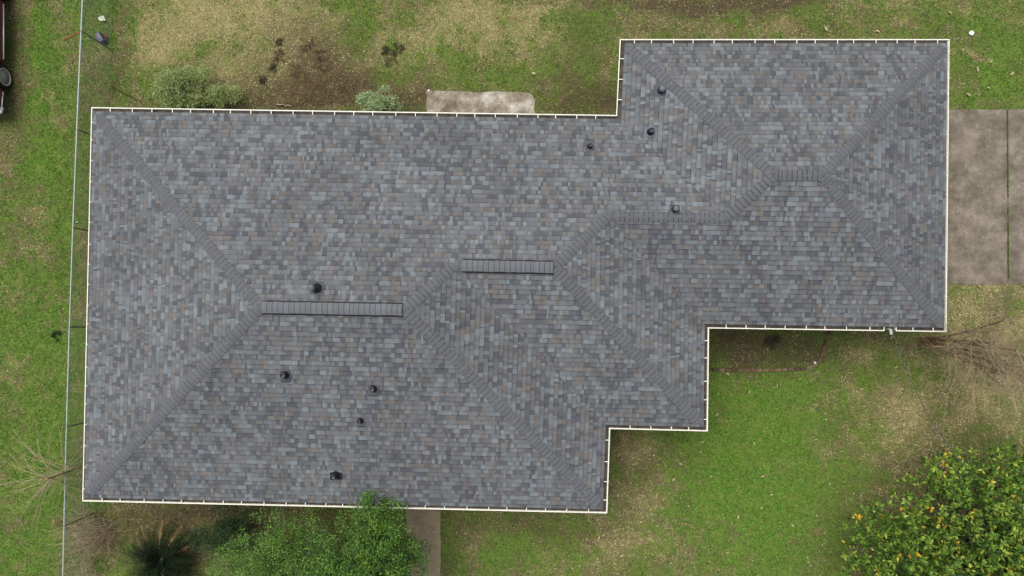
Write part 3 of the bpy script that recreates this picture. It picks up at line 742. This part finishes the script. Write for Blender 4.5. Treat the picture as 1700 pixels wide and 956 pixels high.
tree('low_plant', 'little leafy plant in the brick-edged bed', 'plant', tuple(P(1283, 568, 0).xy), (*P(1283, 568, .2).xy, .15), (.34, .28, .2), 26, 14, .06, .02, [((58, 52, 54), 3), ((70, 66, 58), 2), ((50, 64, 40), 1.5)], (.1, .1, .07), trunk_r=.012, seed=31)

# weeds: tufts of broad leaves growing in the lawn
def weed(px, py, r, label, pal, group=None, n=40):
    t = empty('weed_clump', P(px, py, 0), label, 'plant', group)
    k = 16; n = max(8, n // 2); cen = np.array([[P(px, py).x + U(-r, r) * .9, P(px, py).y + U(-r, r) * .9, U(.03, .07)] for _ in range(k)])
    leaf_mesh('leaves', cen, None, n, .05, .022, pal, t, (r * .24, r * .24, .03))
DG = [((50, 76, 40), 4), ((38, 60, 34), 4), ((66, 92, 46), 2)]
weed(95, 558, .16, 'dark green weed tuft in the left lawn beside the fence', DG)
weed(165, 935, .3, 'bright green weeds at the foot of the fence, bottom left', [((110, 150, 50), 4), ((84, 124, 44), 4)], n=60)
WB = [((66, 58, 42), 3), ((86, 74, 52), 3), ((52, 48, 36), 3), ((88, 90, 56), 2)]
for px, py, r, w3 in ((648, 97, .30, 'widest patch of the three'), (662, 82, .2, 'right of the widest patch'), (638, 84, .16, 'smallest patch, on the left')):
    weed(px, py, r, 'dark withered weeds in the middle of the back lawn, ' + w3, WB, 'dark withered weeds in the middle of the back lawn', n=26)
for px, py, r, w3 in ((464, 70, .12, 'upper left one near the straw patch'), (462, 94, .22, 'second down on the left side'), (492, 117, .22, 'in the middle just above the soil'), (510, 76, .24, 'topmost on the right side'), (532, 108, .26, 'lowest on the right side'), (528, 92, .2, 'between two others on the right side'), (452, 112, .15, 'third down on the left side'), (437, 134, .1, 'small lowest one at the left end')):
    weed(px, py, r, 'dark withered weed tuft, ' + w3, WB, 'dark withered weed tufts around the bare brown bush', n=22)

# sago palm
m_palm = mat('palm_leaf', attr=True, rough=.9, spec=.08)
def palm():
    b = P(284, 920, 0); t = empty('sago_palm', (b.x, b.y, 0), 'dark spiky sago palm with some dead orange-brown fronds', 'palm')
    mb = MB(); mb.lathe([(.16, -.05), (.2, .1), (.18, .45), (.12, .6), (.001, .66)], (b.x, b.y, 0), 12); mb.build('trunk', m_bark, t)
    def frond(mb, az, el, L, cols, droop, wk=1.0, i0=2):
        d = Vector((math.cos(az) * math.cos(el), math.sin(az) * math.cos(el), math.sin(el))); p = Vector((b.x, b.y, .55)); pts = [p.copy()]
        n_ = 14
        for i in range(n_):
            d = (d + Vector((0, 0, -droop / n_ * (1 + i * .12)))).normalized(); p = p + d * L / n_; pts.append(p.copy())
        mb.tube(pts[i0 - 2:], [.012 * (1 - i / (n_ + 3)) for i in range(i0 - 2, n_ + 1)], 3, col=cols[0], cap=False)
        for i in range(i0, n_):
            for sub in (0, .5):
                q = pts[i].lerp(pts[i + 1], sub); dd = (pts[i + 1] - pts[i]).normalized(); sd = dd.cross(Vector((0, 0, 1))).normalized(); w_ = wk * .17 * math.sin(math.pi * (.12 + .85 * (i + sub) / n_)) + .03
                for sg in (-1, 1):
                    tip = q + sd * sg * w_ + dd * w_ * .55 + Vector((0, 0, U(-.01, .05))); wv = dd * .010
                    c = random.choice(cols)
                    mb.face([q - wv, q + wv, tip], c)
    G = [lin((30, 42, 26)), lin((22, 32, 20)), lin((38, 54, 32)), lin((20, 28, 18)), lin((50, 68, 44))]
    mb = MB()
    for k in range(85):
        el = U(-.1, 1.35); frond(mb, U(0, 6.283), el, U(1.1, 1.5) * (1 - .18 * (el > 1.1)), G, U(.5, 1.1))
    mb.build('fronds', m_palm, t)
    Bc = [lin((210, 172, 120)), lin((184, 146, 96)), lin((222, 190, 142)), lin((180, 122, 80))]
    mb = MB()
    for az, el in ((2.2, .4), (2.72, .25), (3.0, .5), (1.1, .45), (.5, .45), (3.9, .3), (1.55, .5), (5.5, 1.1), (4.9, .4)):
        frond(mb, az, el, U(1.15, 1.5), Bc, U(.6, .9), .45, 8)
    mb.build('dead_fronds', m_foliage, t)
palm()

# bare trees and shrubs
t = empty('bare_tree', P(1532, 566, 0), 'leafless many-stemmed tree off the right corner of the house', 'tree')
b = P(1532, 566, 0); mb = MB(); tw = MB()
for k in range(9):
    a_ = k * .7 + U(-.2, .2); st = b + Vector((math.cos(a_) * .12, math.sin(a_) * .12, -.05))
    tips = []; d0 = Vector((math.cos(a_) * U(.05, .25) + .06, math.sin(a_) * U(.05, .2) - .06, 1)).normalized()
    pts = [st]; d = d0.copy()
    for i in range(6): d = (d + Vector((U(-.07, .07), U(-.07, .07), .02))).normalized(); pts.append(pts[-1] + d * .62)
    r0 = U(.026, .045); mb.tube(pts, [r0 * (1 - .09 * i) for i in range(7)], 7)
    for j in (3, 4, 5, 6):
        for _ in range(3):
            nd = (d * .8 + Vector((U(-1, 1), U(-1.2, .7), U(-.5, .5))) * .9).normalized()
            grow(tw, pts[j], nd, U(.8, 1.3), r0 * .48, 3, kids=3, spread=.8, rise=.1, bend=.22, shrink=.66, seg=4)
mb.build('trunk', mat('myrtle_bark', lin((140, 110, 84)), rough=.8, noise=(5, .7, 1.3)), t, True); tw.build('branches', m_twig, t)

def bare(name, label, base, dirs, L, r, depth, m, kids=3, spread=.5, rise=.1, bend=.2, shrink=.65, wind=(0, 0, 0), cat='shrub'):
    t = empty(name, base, label, cat); mb = MB()
    for d in dirs: grow(mb, Vector(base) + Vector((U(-.05, .05), U(-.05, .05), -.03)), Vector(d), L * U(.8, 1.15), r * U(.7, 1.1), depth, kids, spread, rise, bend, shrink, None, 5, 5, wind)
    mb.build('branches', m, t); return t
# left: whippy sapling leaning over the fence
t = empty('bare_sapling', (-14.15, -4.75, 0), 'leafless sapling spraying long thin twigs over the fence rail', 'shrub'); mb = MB()
p0 = Vector((-14.15, -4.75, 0)); p1 = Vector((-14.35, -4.78, 1.5)); p2 = Vector((-14.75, -4.95, 2.2))
mb.tube([p0, p0.lerp(p1, .5) + Vector((.04, .02, 0)), p1, p2], [.035, .03, .026, .022], 7); mb.build('trunk', m_twigb, t, True)
tw = MB()
for k in range(40):
    az = math.pi + U(-.9, 1.25) if R() < .8 else U(0, 6.28); L_ = U(.8, 2.6); d = Vector((math.cos(az), math.sin(az), U(.1, .9))).normalized()
    st = p1.lerp(p2, U(0, 1)); pts = [st]
    for i in range(7): d = (d + Vector((U(-.09, .09), U(-.09, .09), -.13))).normalized(); pts.append(pts[-1] + d * L_ / 7)
    tw.tube(pts, [.009 - .0008 * i for i in range(8)], 3, cap=False)
    for _ in range(2):
        j = random.randint(2, 6); dd = (pts[j] - pts[j - 1]).normalized() + Vector((U(-.6, .6), U(-.6, .6), 0)); tw.tube([pts[j], pts[j] + dd * .25, pts[j] + dd * .5 + Vector((0, 0, -.1))], [.0055, .0045, .003], 3, cap=False)
tw.build('branches', m_twig, t)
t = empty('arching_shrub', (-14.2, -7.05, 0), 'leafless tan shrub of arching stems against the fence near the bottom left corner', 'shrub'); tw = MB()
for k in range(85):
    az = math.pi + U(-1.1, 1.8) if R() < .8 else U(0, 6.28); L_ = U(.7, 2.2); d = Vector((math.cos(az) * U(.3, .9), math.sin(az) * U(.3, .9), U(.5, 1.4))).normalized()
    pts = [Vector((-14.2 + U(-.3, .3), -7.15 + U(-.6, .35), 0))]; tws = U(-.16, .16)
    for i in range(8): d = (d + Vector((-d.y, d.x, 0)) * tws + Vector((U(-.16, .16), U(-.16, .16), U(-.28, -.08)))).normalized(); pts.append(pts[-1] + d * L_ / 8); pts[-1].z = max(pts[-1].z, .05)
    tw.tube(pts, [.0095 - .0008 * i for i in range(9)], 3, cap=False)
    for _ in range(3):
        j = random.randint(2, 7); dd = (pts[j] - pts[j - 1]).normalized() + Vector((U(-1, 1), U(-1, 1), U(-.3, .3))); tw.tube([pts[j], pts[j] + dd * .14, pts[j] + dd * .25 + Vector((U(-.1, .1), U(-.1, .1), -.05))], [.005, .004, .003], 3, cap=False)
tw.build('branches', m_twig, t)
# back garden: brown brush
b = P(540, 150, 0); t = empty('bare_bush', b, 'wide bare brown bush of tangled twigs at the back wall', 'shrub'); tw = MB()
for k in range(70):
    az = U(.2, 3.6); c0 = P(U(480, 600), U(140, 180), 0); d = Vector((math.cos(az) * .9, math.sin(az) * .9, U(.1, .7)))
    grow(tw, c0, d, U(.35, .8), .011, 2, kids=3, spread=.8, rise=0, bend=.3, shrink=.75)
for px, py in ((512, 78), (495, 105), (535, 100)):
    for k in range(9):
        az = U(0, 6.28); grow(tw, P(px, py, 0), Vector((math.cos(az), math.sin(az), .3)), U(.25, .5), .007, 2, kids=3, spread=.8, rise=0, bend=.3, shrink=.75)
tw.build('branches', mat('dark_twig', lin((158, 132, 100)), rough=.9, noise=(3, .5, 1.25)), t)
# front: pale bare branches among the green crowns
t = empty('bare_branch_shrub', P(462, 960, 0), 'bare pale-branched shrub standing among the front trees', 'shrub'); tw = MB(); b = Vector((*P(462, 950, 1.5).xy, .0))
for k in range(7):
    az = U(0, 6.28); grow(tw, b, Vector((math.cos(az) * .5, math.sin(az) * .5 + .1, 1)), U(1.0, 1.4), .022, 3, kids=2, spread=.75, rise=0, bend=.2, shrink=.72)
tw.build('branches', m_twig, t)
t = empty('dry_vine', P(255, 862, 0), 'tangle of dry tan stems at the front wall above the sago palm', 'plant'); tw = MB()
for k in range(60):
    b = P(U(190, 330), U(846, 868), 0); az = U(3.6, 6.0); grow(tw, b + Vector((0, 0, .02)), Vector((math.cos(az), math.sin(az), U(.1, .5))), U(.3, .7), .006, 1, kids=2, spread=.6, rise=-.3, bend=.25)
tw.build('branches', m_twigb, t)
# hanging twig tips of a bare tree that stands beyond the top edge
b = P(668, -130, 0); t = empty('bare_tree', b, 'leafless tree beyond the back lawn with its twig tips hanging in at the top edge', 'tree'); mb = MB()
mb.tube([b, b + Vector((0, 0, 1.6)), b + Vector((.05, -.1, 2.8))], [.10, .08, .06], 9); mb.build('trunk', m_bark, t, True)
tw = MB()
for k in range(16):
    az = U(0, 6.28); grow(tw, b + Vector((.05, -.1, U(1.8, 2.8))), Vector((math.cos(az), math.sin(az), .25)), U(1.1, 1.5), .022, 3, kids=2, spread=.6, rise=-.1, bend=.2, shrink=.7)
tw.build('branches', m_twig, t)

# ------------------------------------------------------------------ garden bed edging
path = [(1172, 613), (1230, 615), (1290, 614), (1335, 612), (1352, 606), (1362, 594), (1367, 578), (1374, 556), (1378, 548)]
pw = [P(x, y, 0) for x, y in path]; m_br = [mat('edging_brick_' + k, lin(c), rough=.9, noise=(14, .7, 1.25)) for k, c in (('red', (124, 98, 78)), ('tan', (146, 124, 96)), ('dark', (98, 80, 64)))]
protos = []
for k in range(3):
    mb = MB(); q = []; d = (.195, .095, .07); bv = .008
    for z, s_ in ((-d[2] / 2, 1), (d[2] / 2 - bv, 1), (d[2] / 2, .94)):
        q.append([Vector((x * d[0] / 2 * s_, y * d[1] / 2 * (s_ if s_ == 1 else .9), z)) for x, y in ((-1, -1), (1, -1), (1, 1), (-1, 1))])
    for r_ in range(2):
        for i in range(4): mb.face([q[r_][i], q[r_][(i + 1) % 4], q[r_ + 1][(i + 1) % 4], q[r_ + 1][i]])
    mb.face(q[2]); o = mb.build('brick', m_br[k]); protos.append(o)
seglen = [(pw[i + 1] - pw[i]).length for i in range(len(pw) - 1)]; tot = sum(seglen); s_ = .1; first = [True] * 3
while s_ < tot:
    a_, i = s_, 0
    while i < len(seglen) - 1 and a_ > seglen[i]: a_ -= seglen[i]; i += 1
    p = pw[i].lerp(pw[i + 1], a_ / seglen[i]); d = pw[i + 1] - pw[i]; k = random.randrange(3)
    if first[k]: o = protos[k]; first[k] = False
    else: o = protos[k].copy(); C.objects.link(o)
    o.location = (p.x + U(-.008, .008), p.y + U(-.008, .008), .042 + U(-.006, .006)); o.rotation_euler = (U(-.04, .04), U(-.04, .04), math.atan2(d.y, d.x) + U(-.07, .07))
    tag(o, 'weathered brick laid in the curved edging of the garden bed', 'brick', 'bricks edging the garden bed'); s_ += .212

# ------------------------------------------------------------------ service cable
z = lambda t: 2.75 + 1.7 * t - .5 * math.sin(math.pi * min(t, 1))
path = [(1483, 550), (1489, 575), (1499, 602), (1512, 630), (1527, 662), (1544, 694), (1562, 722), (1580, 748), (1640, 830), (1720, 940), (1850, 1120)]
pts = [P(x, y, 2.7 + .7 * i / 10 - .2 * math.sin(math.pi * i / 10)) for i, (x, y) in enumerate(path)]
mb = MB(); mb.tube(pts, .010, 6, mi=0)
tw_pts = []
for i in range(len(pts) - 1):
    for j in range(8):
        p = pts[i].lerp(pts[i + 1], j / 8); a_ = (i * 8 + j) * 1.1; tw_pts.append(p + Vector((math.cos(a_) * .014, math.sin(a_) * .014, math.cos(a_) * .01)))
mb.tube(tw_pts, .006, 4, mi=1)
tag(mb.build('service_cable', [mat('cable_jacket', lin((62, 70, 64)), rough=.6), mat('bare_cable', lin((165, 172, 160)), rough=.4, metal=.4)]), 'twisted overhead service cable running from the roof edge across the front lawn', 'cable')

# ------------------------------------------------------------------ litter and loose things
m_dleaf = mat('dry_leaf', lin((214, 194, 150)), rough=.8, noise=(20, .8, 1.15))
mb = MB()
ln, wv = .075, .028
prof = [(-ln, 0, .0), (-.03, wv, .022), (.03, wv * .9, .026), (ln, 0, .012), (.03, -wv * .9, .018), (-.03, -wv, .024)]
mid = [(-ln, 0, 0), (-.03, 0, .006), (.03, 0, .008), (ln, 0, .012)]
mb.face([mid[0], mid[1], prof[1]]); mb.face([mid[1], mid[2], prof[2], prof[1]]); mb.face([mid[2], mid[3], prof[2]])
mb.face([mid[0], prof[5], mid[1]]); mb.face([mid[1], prof[5], prof[4], mid[2]]); mb.face([mid[2], prof[4], mid[3]])
lf = mb.build('fallen_leaf', m_dleaf)
spots = [(1166, 733), (1163, 750), (1130, 770), (1105, 773), (1181, 791), (1118, 796), (994, 893), (1064, 866), (1244, 650), (1417, 819), (1355, 856), (1488, 609), (1281, 821), (1611, 525),
         (1208, 621), (1377, 803), (1252, 736), (1266, 790), (1264, 843), (1143, 840), (1032, 922), (1178, 932), (1480, 560), (1500, 705), (1616, 665), (1208, 917), (1225, 858), (1340, 925),
         (1086, 755), (1316, 872), (1290, 640), (1190, 688), (1430, 646), (962, 939)]
for i, (x, y) in enumerate(spots):
    o = lf if i == 0 else lf.copy()
    if i: C.objects.link(o)
    s_ = U(.6, 1.1); o.location = P(x, y, .055); o.rotation_euler = (U(-.3, .3), U(-.3, .3), U(0, 6.28)); o.scale = (s_, s_, s_)
    tag(o, 'small dry tan leaf lying on the front lawn', 'leaf', 'dry leaves scattered on the front lawn')
for i, (x, y) in enumerate([(1577, 21), (1641, 146), (1680, 122), (1608, 157), (1623, 115), (1457, 52), (1371, 48)]):
    o = lf.copy(); C.objects.link(o); s_ = U(.8, 1.5); o.location = P(x, y, .055); o.rotation_euler = (U(-.3, .3), U(-.3, .3), U(0, 6.28)); o.scale = (s_, s_, s_)
    tag(o, 'pale dry leaf in the grass beyond the garage end of the house', 'leaf', 'dry leaves in the grass beyond the garage end')
for i, (x, y) in enumerate([(885, 122), (873, 49), (113, 76), (113, 315), (146, 107), (404, 57), (716, 47), (794, 117)]):
    o = lf.copy(); C.objects.link(o); s_ = U(.4, .75); o.location = P(x, y, .055); o.rotation_euler = (U(-.3, .3), U(-.3, .3), U(0, 6.28)); o.scale = (s_, s_, s_)
    tag(o, 'tiny pale leaf in the grass behind or left of the house', 'leaf', 'tiny pale leaves in the grass behind and left of the house')
# leaf litter as stuff
n = 3800; x = rng.uniform(-17.5, 16.5, n); y = rng.uniform(-8.8, 10.8, n); g_, d_, s_f, l_ = fields(x, y); k = ~inpoly(x, y, HW) & (rng.random(n) < s_f * 1.0 + .02); x, y = x[k], y[k]; n = len(x)
an = rng.uniform(0, 6.28, n); ss = rng.uniform(.010, .024, n); z0 = .045 + .02 * rng.random(n)
ca, sa = np.cos(an) * ss, np.sin(an) * ss
V = np.stack([np.c_[x - ca, y - sa, z0], np.c_[x + sa * .45, y - ca * .45, z0 + ss * .3], np.c_[x + ca, y + sa, z0 + .006], np.c_[x - sa * .45, y + ca * .45, z0 + ss * .2]], 1).reshape(-1, 3)
pc = np.array([lin((148, 132, 98)), lin((124, 100, 70)), lin((108, 78, 56)), lin((168, 154, 120))])[rng.choice(4, n, p=[.3, .3, .25, .15])]
o = np_mesh('leaf_litter', V, np.arange(4 * n).reshape(n, 4), pc, mat('litter', attr=True, rough=.9)); o['kind'] = 'stuff'; o['label'] = 'fine leaf litter scattered through the grass'

# white stone
def pebble(name, px, py, r, m, label, cat, seed=0, flat=.6):
    g = random.Random(seed); mb = MB(); n1, n2 = 7, 12; c = P(px, py, r * flat * .7 + .02); V = []
    k = [[1 + g.uniform(-.12, .12) for _ in range(n2)] for _ in range(n1)]
    def q(i, j):
        th = math.pi * i / (n1 - 1); ph = 2 * math.pi * (j % n2) / n2; s_ = r * (k[i][j % n2] if 0 < i < n1 - 1 else 1)
        return (c.x + math.sin(th) * math.cos(ph) * s_, c.y + math.sin(th) * math.sin(ph) * s_, c.z + math.cos(th) * s_ * flat)
    for i in range(n1 - 1):
        for j in range(n2): mb.face([q(i, j), q(i + 1, j), q(i + 1, j + 1), q(i, j + 1)])
    return tag(mb.build(name, m), label, cat)
m_ws = mat('white_stone', lin((250, 250, 245), .8), rough=.7, noise=(20, .9, 1.02))
pebble('white_stone', 1613, 55, .085, m_ws, 'bright white round stone in the grass near the top right corner', 'stone', 4)
pebble('white_pebble', 712, 150, .035, m_ws, 'little white pebble beside the corner of the patio slab', 'stone', 9)
pebble('white_pebble', 1353, 602, .045, m_ws, 'small white pebble inside the curved corner of the garden bed', 'stone', 10)
# crumpled paper
def crumple(name, px, py, r, label, cat, m, seed):
    g = random.Random(seed); mb = MB(); n = 6; c = P(px, py, .05); pt = [[Vector((c.x + (i / n - .5) * 2 * r + g.uniform(-.02, .02), c.y + (j / n - .5) * 1.3 * r + g.uniform(-.02, .02), c.z + g.uniform(0, .07))) for j in range(n + 1)] for i in range(n + 1)]
    for i in range(n):
        for j in range(n):
            if (i, j) in ((0, 0), (n - 1, n - 1), (0, n - 1)): continue
            mb.face([pt[i][j], pt[i + 1][j], pt[i + 1][j + 1], pt[i][j + 1]])
    return tag(mb.build(name, m), label, cat)
crumple('crumpled_paper', 170, 31, .11, 'crumpled cream paper in the grass near the top of the fence', 'paper', mat('paper', lin((244, 244, 224), .8), rough=.8), 3)
crumple('paper_scrap', 885.5, 122, .05, 'scrap of pale paper above the right end of the patio slab', 'paper', bpy.data.materials['paper'], 6)
crumple('paper_scrap', 129, 368, .035, 'scrap of white paper between fence and house', 'paper', bpy.data.materials['paper'], 8)
# sticks
def stick(name, a, b, r, m, label, cat, z0=.06, z1=.06, bend=.0):
    A_, B_ = P(*a, z0), P(*b, z1); mb = MB(); k = 6; pts = []
    for i in range(k + 1): p = A_.lerp(B_, i / k); pts.append(p + Vector((U(-1, 1) * bend, U(-1, 1) * bend, 0)))
    mb.tube(pts, [r * (1 - .3 * i / k) for i in range(k + 1)], 7)
    return tag(mb.build(name, m, None, True), label, cat)
stick('orange_stick', (103, 66), (133, 52), .013, mat('orange_paint', lin((206, 96, 40)), rough=.6), 'orange stick lying in the grass left of the fence', 'stick', bend=.01)
stick('brown_pole', (185, 144), (234, 169), .02, mat('rusty_pole', lin((96, 66, 48)), rough=.8, noise=(6, .7, 1.3)), 'thin brown pole lying between the grey case and the wide shrub', 'pole')
stick('pale_stake', (134, 279), (149, 286), .014, mat('bare_wood', lin((186, 176, 158)), rough=.8), 'short pale wooden stake between fence and gutter', 'stick', z0=.9, z1=.05)
stick('fallen_branch', (458, 173), (483, 176), .026, mat('old_wood', lin((190, 168, 132)), rough=.85, noise=(8, .7, 1.15)), 'pale piece of fallen branch at the back wall', 'branch', bend=.03)
# grey plastic case with red handle
c = P(171, 66, 0); t = empty('plastic_case', (c.x, c.y, 0), 'slate grey plastic case with a red handle dropped beside the fence', 'case', rz=.55)
def rot(v, a): return Vector((v[0] * math.cos(a) - v[1] * math.sin(a), v[0] * math.sin(a) + v[1] * math.cos(a), 0))
mb = MB(); ang = .55; prof = [(-.02, -.19), (.10, -.17), (.10, .19), (0, .2), (-.08, .14), (-.12, .02), (-.09, -.12)]
q0 = [c + rot(p, ang) + Vector((0, 0, .03)) for p in prof]; q1 = [c + rot(p, ang) * 1 + Vector((0, 0, .20)) for p in prof]; q2 = [c + rot((p[0] * .85, p[1] * .88), ang) + Vector((0, 0, .235)) for p in prof]
for A_, B_ in ((q0, q1), (q1, q2)):
    for i in range(7): mb.face([A_[i], A_[(i + 1) % 7], B_[(i + 1) % 7], B_[i]])
mb.face(q2); mb.build('shell', mat('slate_plastic', lin((86, 92, 112)), rough=.5, noise=(15, .85, 1.1)), t)
mb = MB(); mb.box(c + rot((.03, .02), ang) + Vector((0, 0, .24)), (.014, .17, .008), rz=ang + .1); mb.build('stripe', mat('white_plastic', lin((220, 224, 232)), rough=.5), t)
mb = MB(); mb.tube([c + rot((.10, .05), ang) + Vector((0, 0, .12)), c + rot((.17, .05), ang) + Vector((0, 0, .15)), c + rot((.19, -.08), ang) + Vector((0, 0, .13)), c + rot((.10, -.12), ang) + Vector((0, 0, .12))], .02, 7)
mb.tube([c + rot((.12, -.02), ang) + Vector((0, 0, .1)), c + rot((.21, -.02), ang) + Vector((0, 0, .07))], .018, 6)
mb.build('handle', mat('red_plastic', lin((168, 58, 62)), rough=.5), t, True)

# ------------------------------------------------------------------ parked car, mostly outside the left edge
def car():
    X = -17.44; yw = 8.06; WB_ = 2.95; R0 = .40; t = empty('car', (X - .9, yw + 1.4, 0), 'dark red old car with chrome trim and whitewall tyres at the left edge', 'car')
    mred = mat('maroon_paint', lin((104, 44, 44)), rough=.3, spec=.5, noise=(2, .85, 1.1)); mch = mat('chrome', (.62, .63, .66, 1), rough=.28, metal=.55, spec=.8); mhub = mat('hubcap_metal', (.28, .28, .3, 1), rough=.35, metal=.6, spec=.8); mty = mat('tyre_rubber', lin((30, 30, 32)), rough=.85)
    mww = mat('whitewall', lin((225, 225, 220)), rough=.6); mgl = mat('car_glass', lin((30, 36, 40)), rough=.08, spec=.8)
    y0, y1 = yw - 1.22, yw + WB_ + 1.1
    # side outline of the body, with wheel arches; (y, z)
    def arch(yc): return [(yc + math.cos(a_) * .50, .42 + max(0, math.sin(a_)) * .44) for a_ in [math.pi * k / 10 for k in range(11)]]
    low = [(y0, .50)] + [p for p in reversed(arch(yw))] + [p for p in reversed(arch(yw + WB_))] + [(y1, .50)]
    up = [(y1, .62), (y1 - .04, .88), (y1 - .9, .98), (y1 - 1.55, 1.0), (y0 + 1.9, 1.02), (y0 + 1.0, .98), (y0 + .06, .88), (y0, .62)]
    wdt = 1.86
    def xin(y, z):     # plan taper at the ends and tumblehome
        e = max(0, (y0 + .5 - y) / .5, (y - (y1 - .5)) / .5); return .10 * e * e + max(0, z - .7) * .18
    mb = MB(); sideR = [(X - xin(y, z), y, z) for y, z in low + up]; sideL = [(X - wdt + xin(y, z), y, z) for y, z in low + up]
    # side skins as a strip between lower and upper outlines
    def interp_up(y):
        u = sorted(up[1:-1]); 
        for i in range(len(u) - 1):
            if u[i][0] <= y <= u[i + 1][0]: f = (y - u[i][0]) / (u[i + 1][0] - u[i][0]); return u[i][1] + f * (u[i + 1][1] - u[i][1])
        return .86
    L_ = low
    for i in range(len(L_) - 1):
        (ya, za), (yb, zb) = L_[i], L_[i + 1]
        ua, ub = interp_up(ya), interp_up(yb)
        for zz in ((0, .5), (.5, 1)):
            pa0, pa1 = za + (ua - za) * zz[0], za + (ua - za) * zz[1]; pb0, pb1 = zb + (ub - zb) * zz[0], zb + (ub - zb) * zz[1]
            for sx, f in ((0, 1), (1, -1)):
                g = (lambda y, z: X - xin(y, z)) if sx == 0 else (lambda y, z: X - wdt + xin(y, z))
                mb.face([(g(ya, pa0), ya, pa0), (g(yb, pb0), yb, pb0), (g(yb, pb1), yb, pb1), (g(ya, pa1), ya, pa1)][::f])
    ysx = [p[0] for p in sorted(set(L_))]
    for i in range(len(ysx) - 1):
        ya, yb = ysx[i], ysx[i + 1]
        if yb - ya < 1e-4: continue
        za, zb = interp_up(ya), interp_up(yb)
        mb.face([(X - xin(ya, za), ya, za), (X - xin(yb, zb), yb, zb), (X - wdt + xin(yb, zb), yb, zb), (X - wdt + xin(ya, za), ya, za)])
    for y in (y0, y1): mb.face([(X - xin(y, .5), y, .5), (X - wdt + xin(y, .5), y, .5), (X - wdt + xin(y, .86), y, .86), (X - xin(y, .86), y, .86)])
    mb.face([(X - .05, y0, .5), (X - .05, y1, .5), (X - wdt + .05, y1, .5), (X - wdt + .05, y0, .5)][::-1])
    mb.build('body', mred, t)
    ya, yb = y0 + 1.35, y1 - 1.5; mb = MB(); bt = [(X - .10, ya), (X - .10, yb), (X - wdt + .10, yb), (X - wdt + .10, ya)]; tp = [(X - .30, ya + .55), (X - .30, yb - .5), (X - wdt + .30, yb - .5), (X - wdt + .30, ya + .55)]
    for i in range(4): a_, b_, c_, d_ = bt[i], bt[(i + 1) % 4], tp[(i + 1) % 4], tp[i]; mb.face([(*a_, 1.0), (*b_, 1.0), (*c_, 1.42), (*d_, 1.42)])
    mb.build('window', mgl, t)
    mb = MB(); mb.face([(*p, 1.43) for p in tp]); 
    for i in range(4): a_, b_ = tp[i], tp[(i + 1) % 4]; mb.face([(*a_, 1.40), (*b_, 1.40), (*b_, 1.43), (*a_, 1.43)])
    for (a_, b_) in zip(bt, tp): mb.tube([(*a_, 1.0), (*b_, 1.43)], .03, 5)
    mb.build('car_roof', mred, t)
    mb = MB()
    for sx in (X + .012, X - wdt - .012):
        mb.tube([(sx, yw + .56, .48), (sx, yw + WB_ - .56, .48)], .022, 6); mb.tube([(sx, yw - .54, .50), (sx - (.05 if sx > X - .5 else -.05), y0 + .15, .50)], .02, 6)
        mb.tube([(sx, yw + WB_ + .54, .50), (sx, y1 - .15, .50)], .02, 6)
    mb.build('chrome_trim', mch, t, True)
    for y, s_ in ((y0 - .05, -1), (y1 + .05, 1)):
        mb = MB(); mb.tube([(X - .02, y - s_ * .22, .50), (X - .05, y - s_ * .06, .50), (X - .25, y, .50), (X - wdt / 2, y + s_ * .05, .50), (X - wdt + .25, y, .50), (X - wdt + .05, y - s_ * .06, .50), (X - wdt + .02, y - s_ * .22, .50)], .055, 8)
        mb.build('bumper', mch, t, True)
    for y in (yw, yw + WB_):
        for sx, xo in ((1, X - .13), (-1, X - wdt + .13)):
            M = Matrix.Translation((xo, y, R0)) @ Matrix.Rotation(math.pi / 2 * sx, 4, 'Y')
            mb = MB(); mb.lathe([(.20, -.10), (.37, -.11), (R0, -.07), (R0, .07), (.37, .11), (.285, .125)], n=30, M=M); w_ = mb.build('wheel', mty, t, True)
            mb = MB(); mb.lathe([(.285, .126), (.272, .13), (.262, .126)], n=30, M=M); mb.build('whitewall_ring', mww, w_, True)
            mb = MB(); mb.lathe([(.262, .126), (.25, .10), (.235, .095), (.20, .12), (.14, .125), (.10, .15), (.04, .165), (.001, .165)], n=30, M=M); mb.build('hubcap', mhub, w_, True)
car()
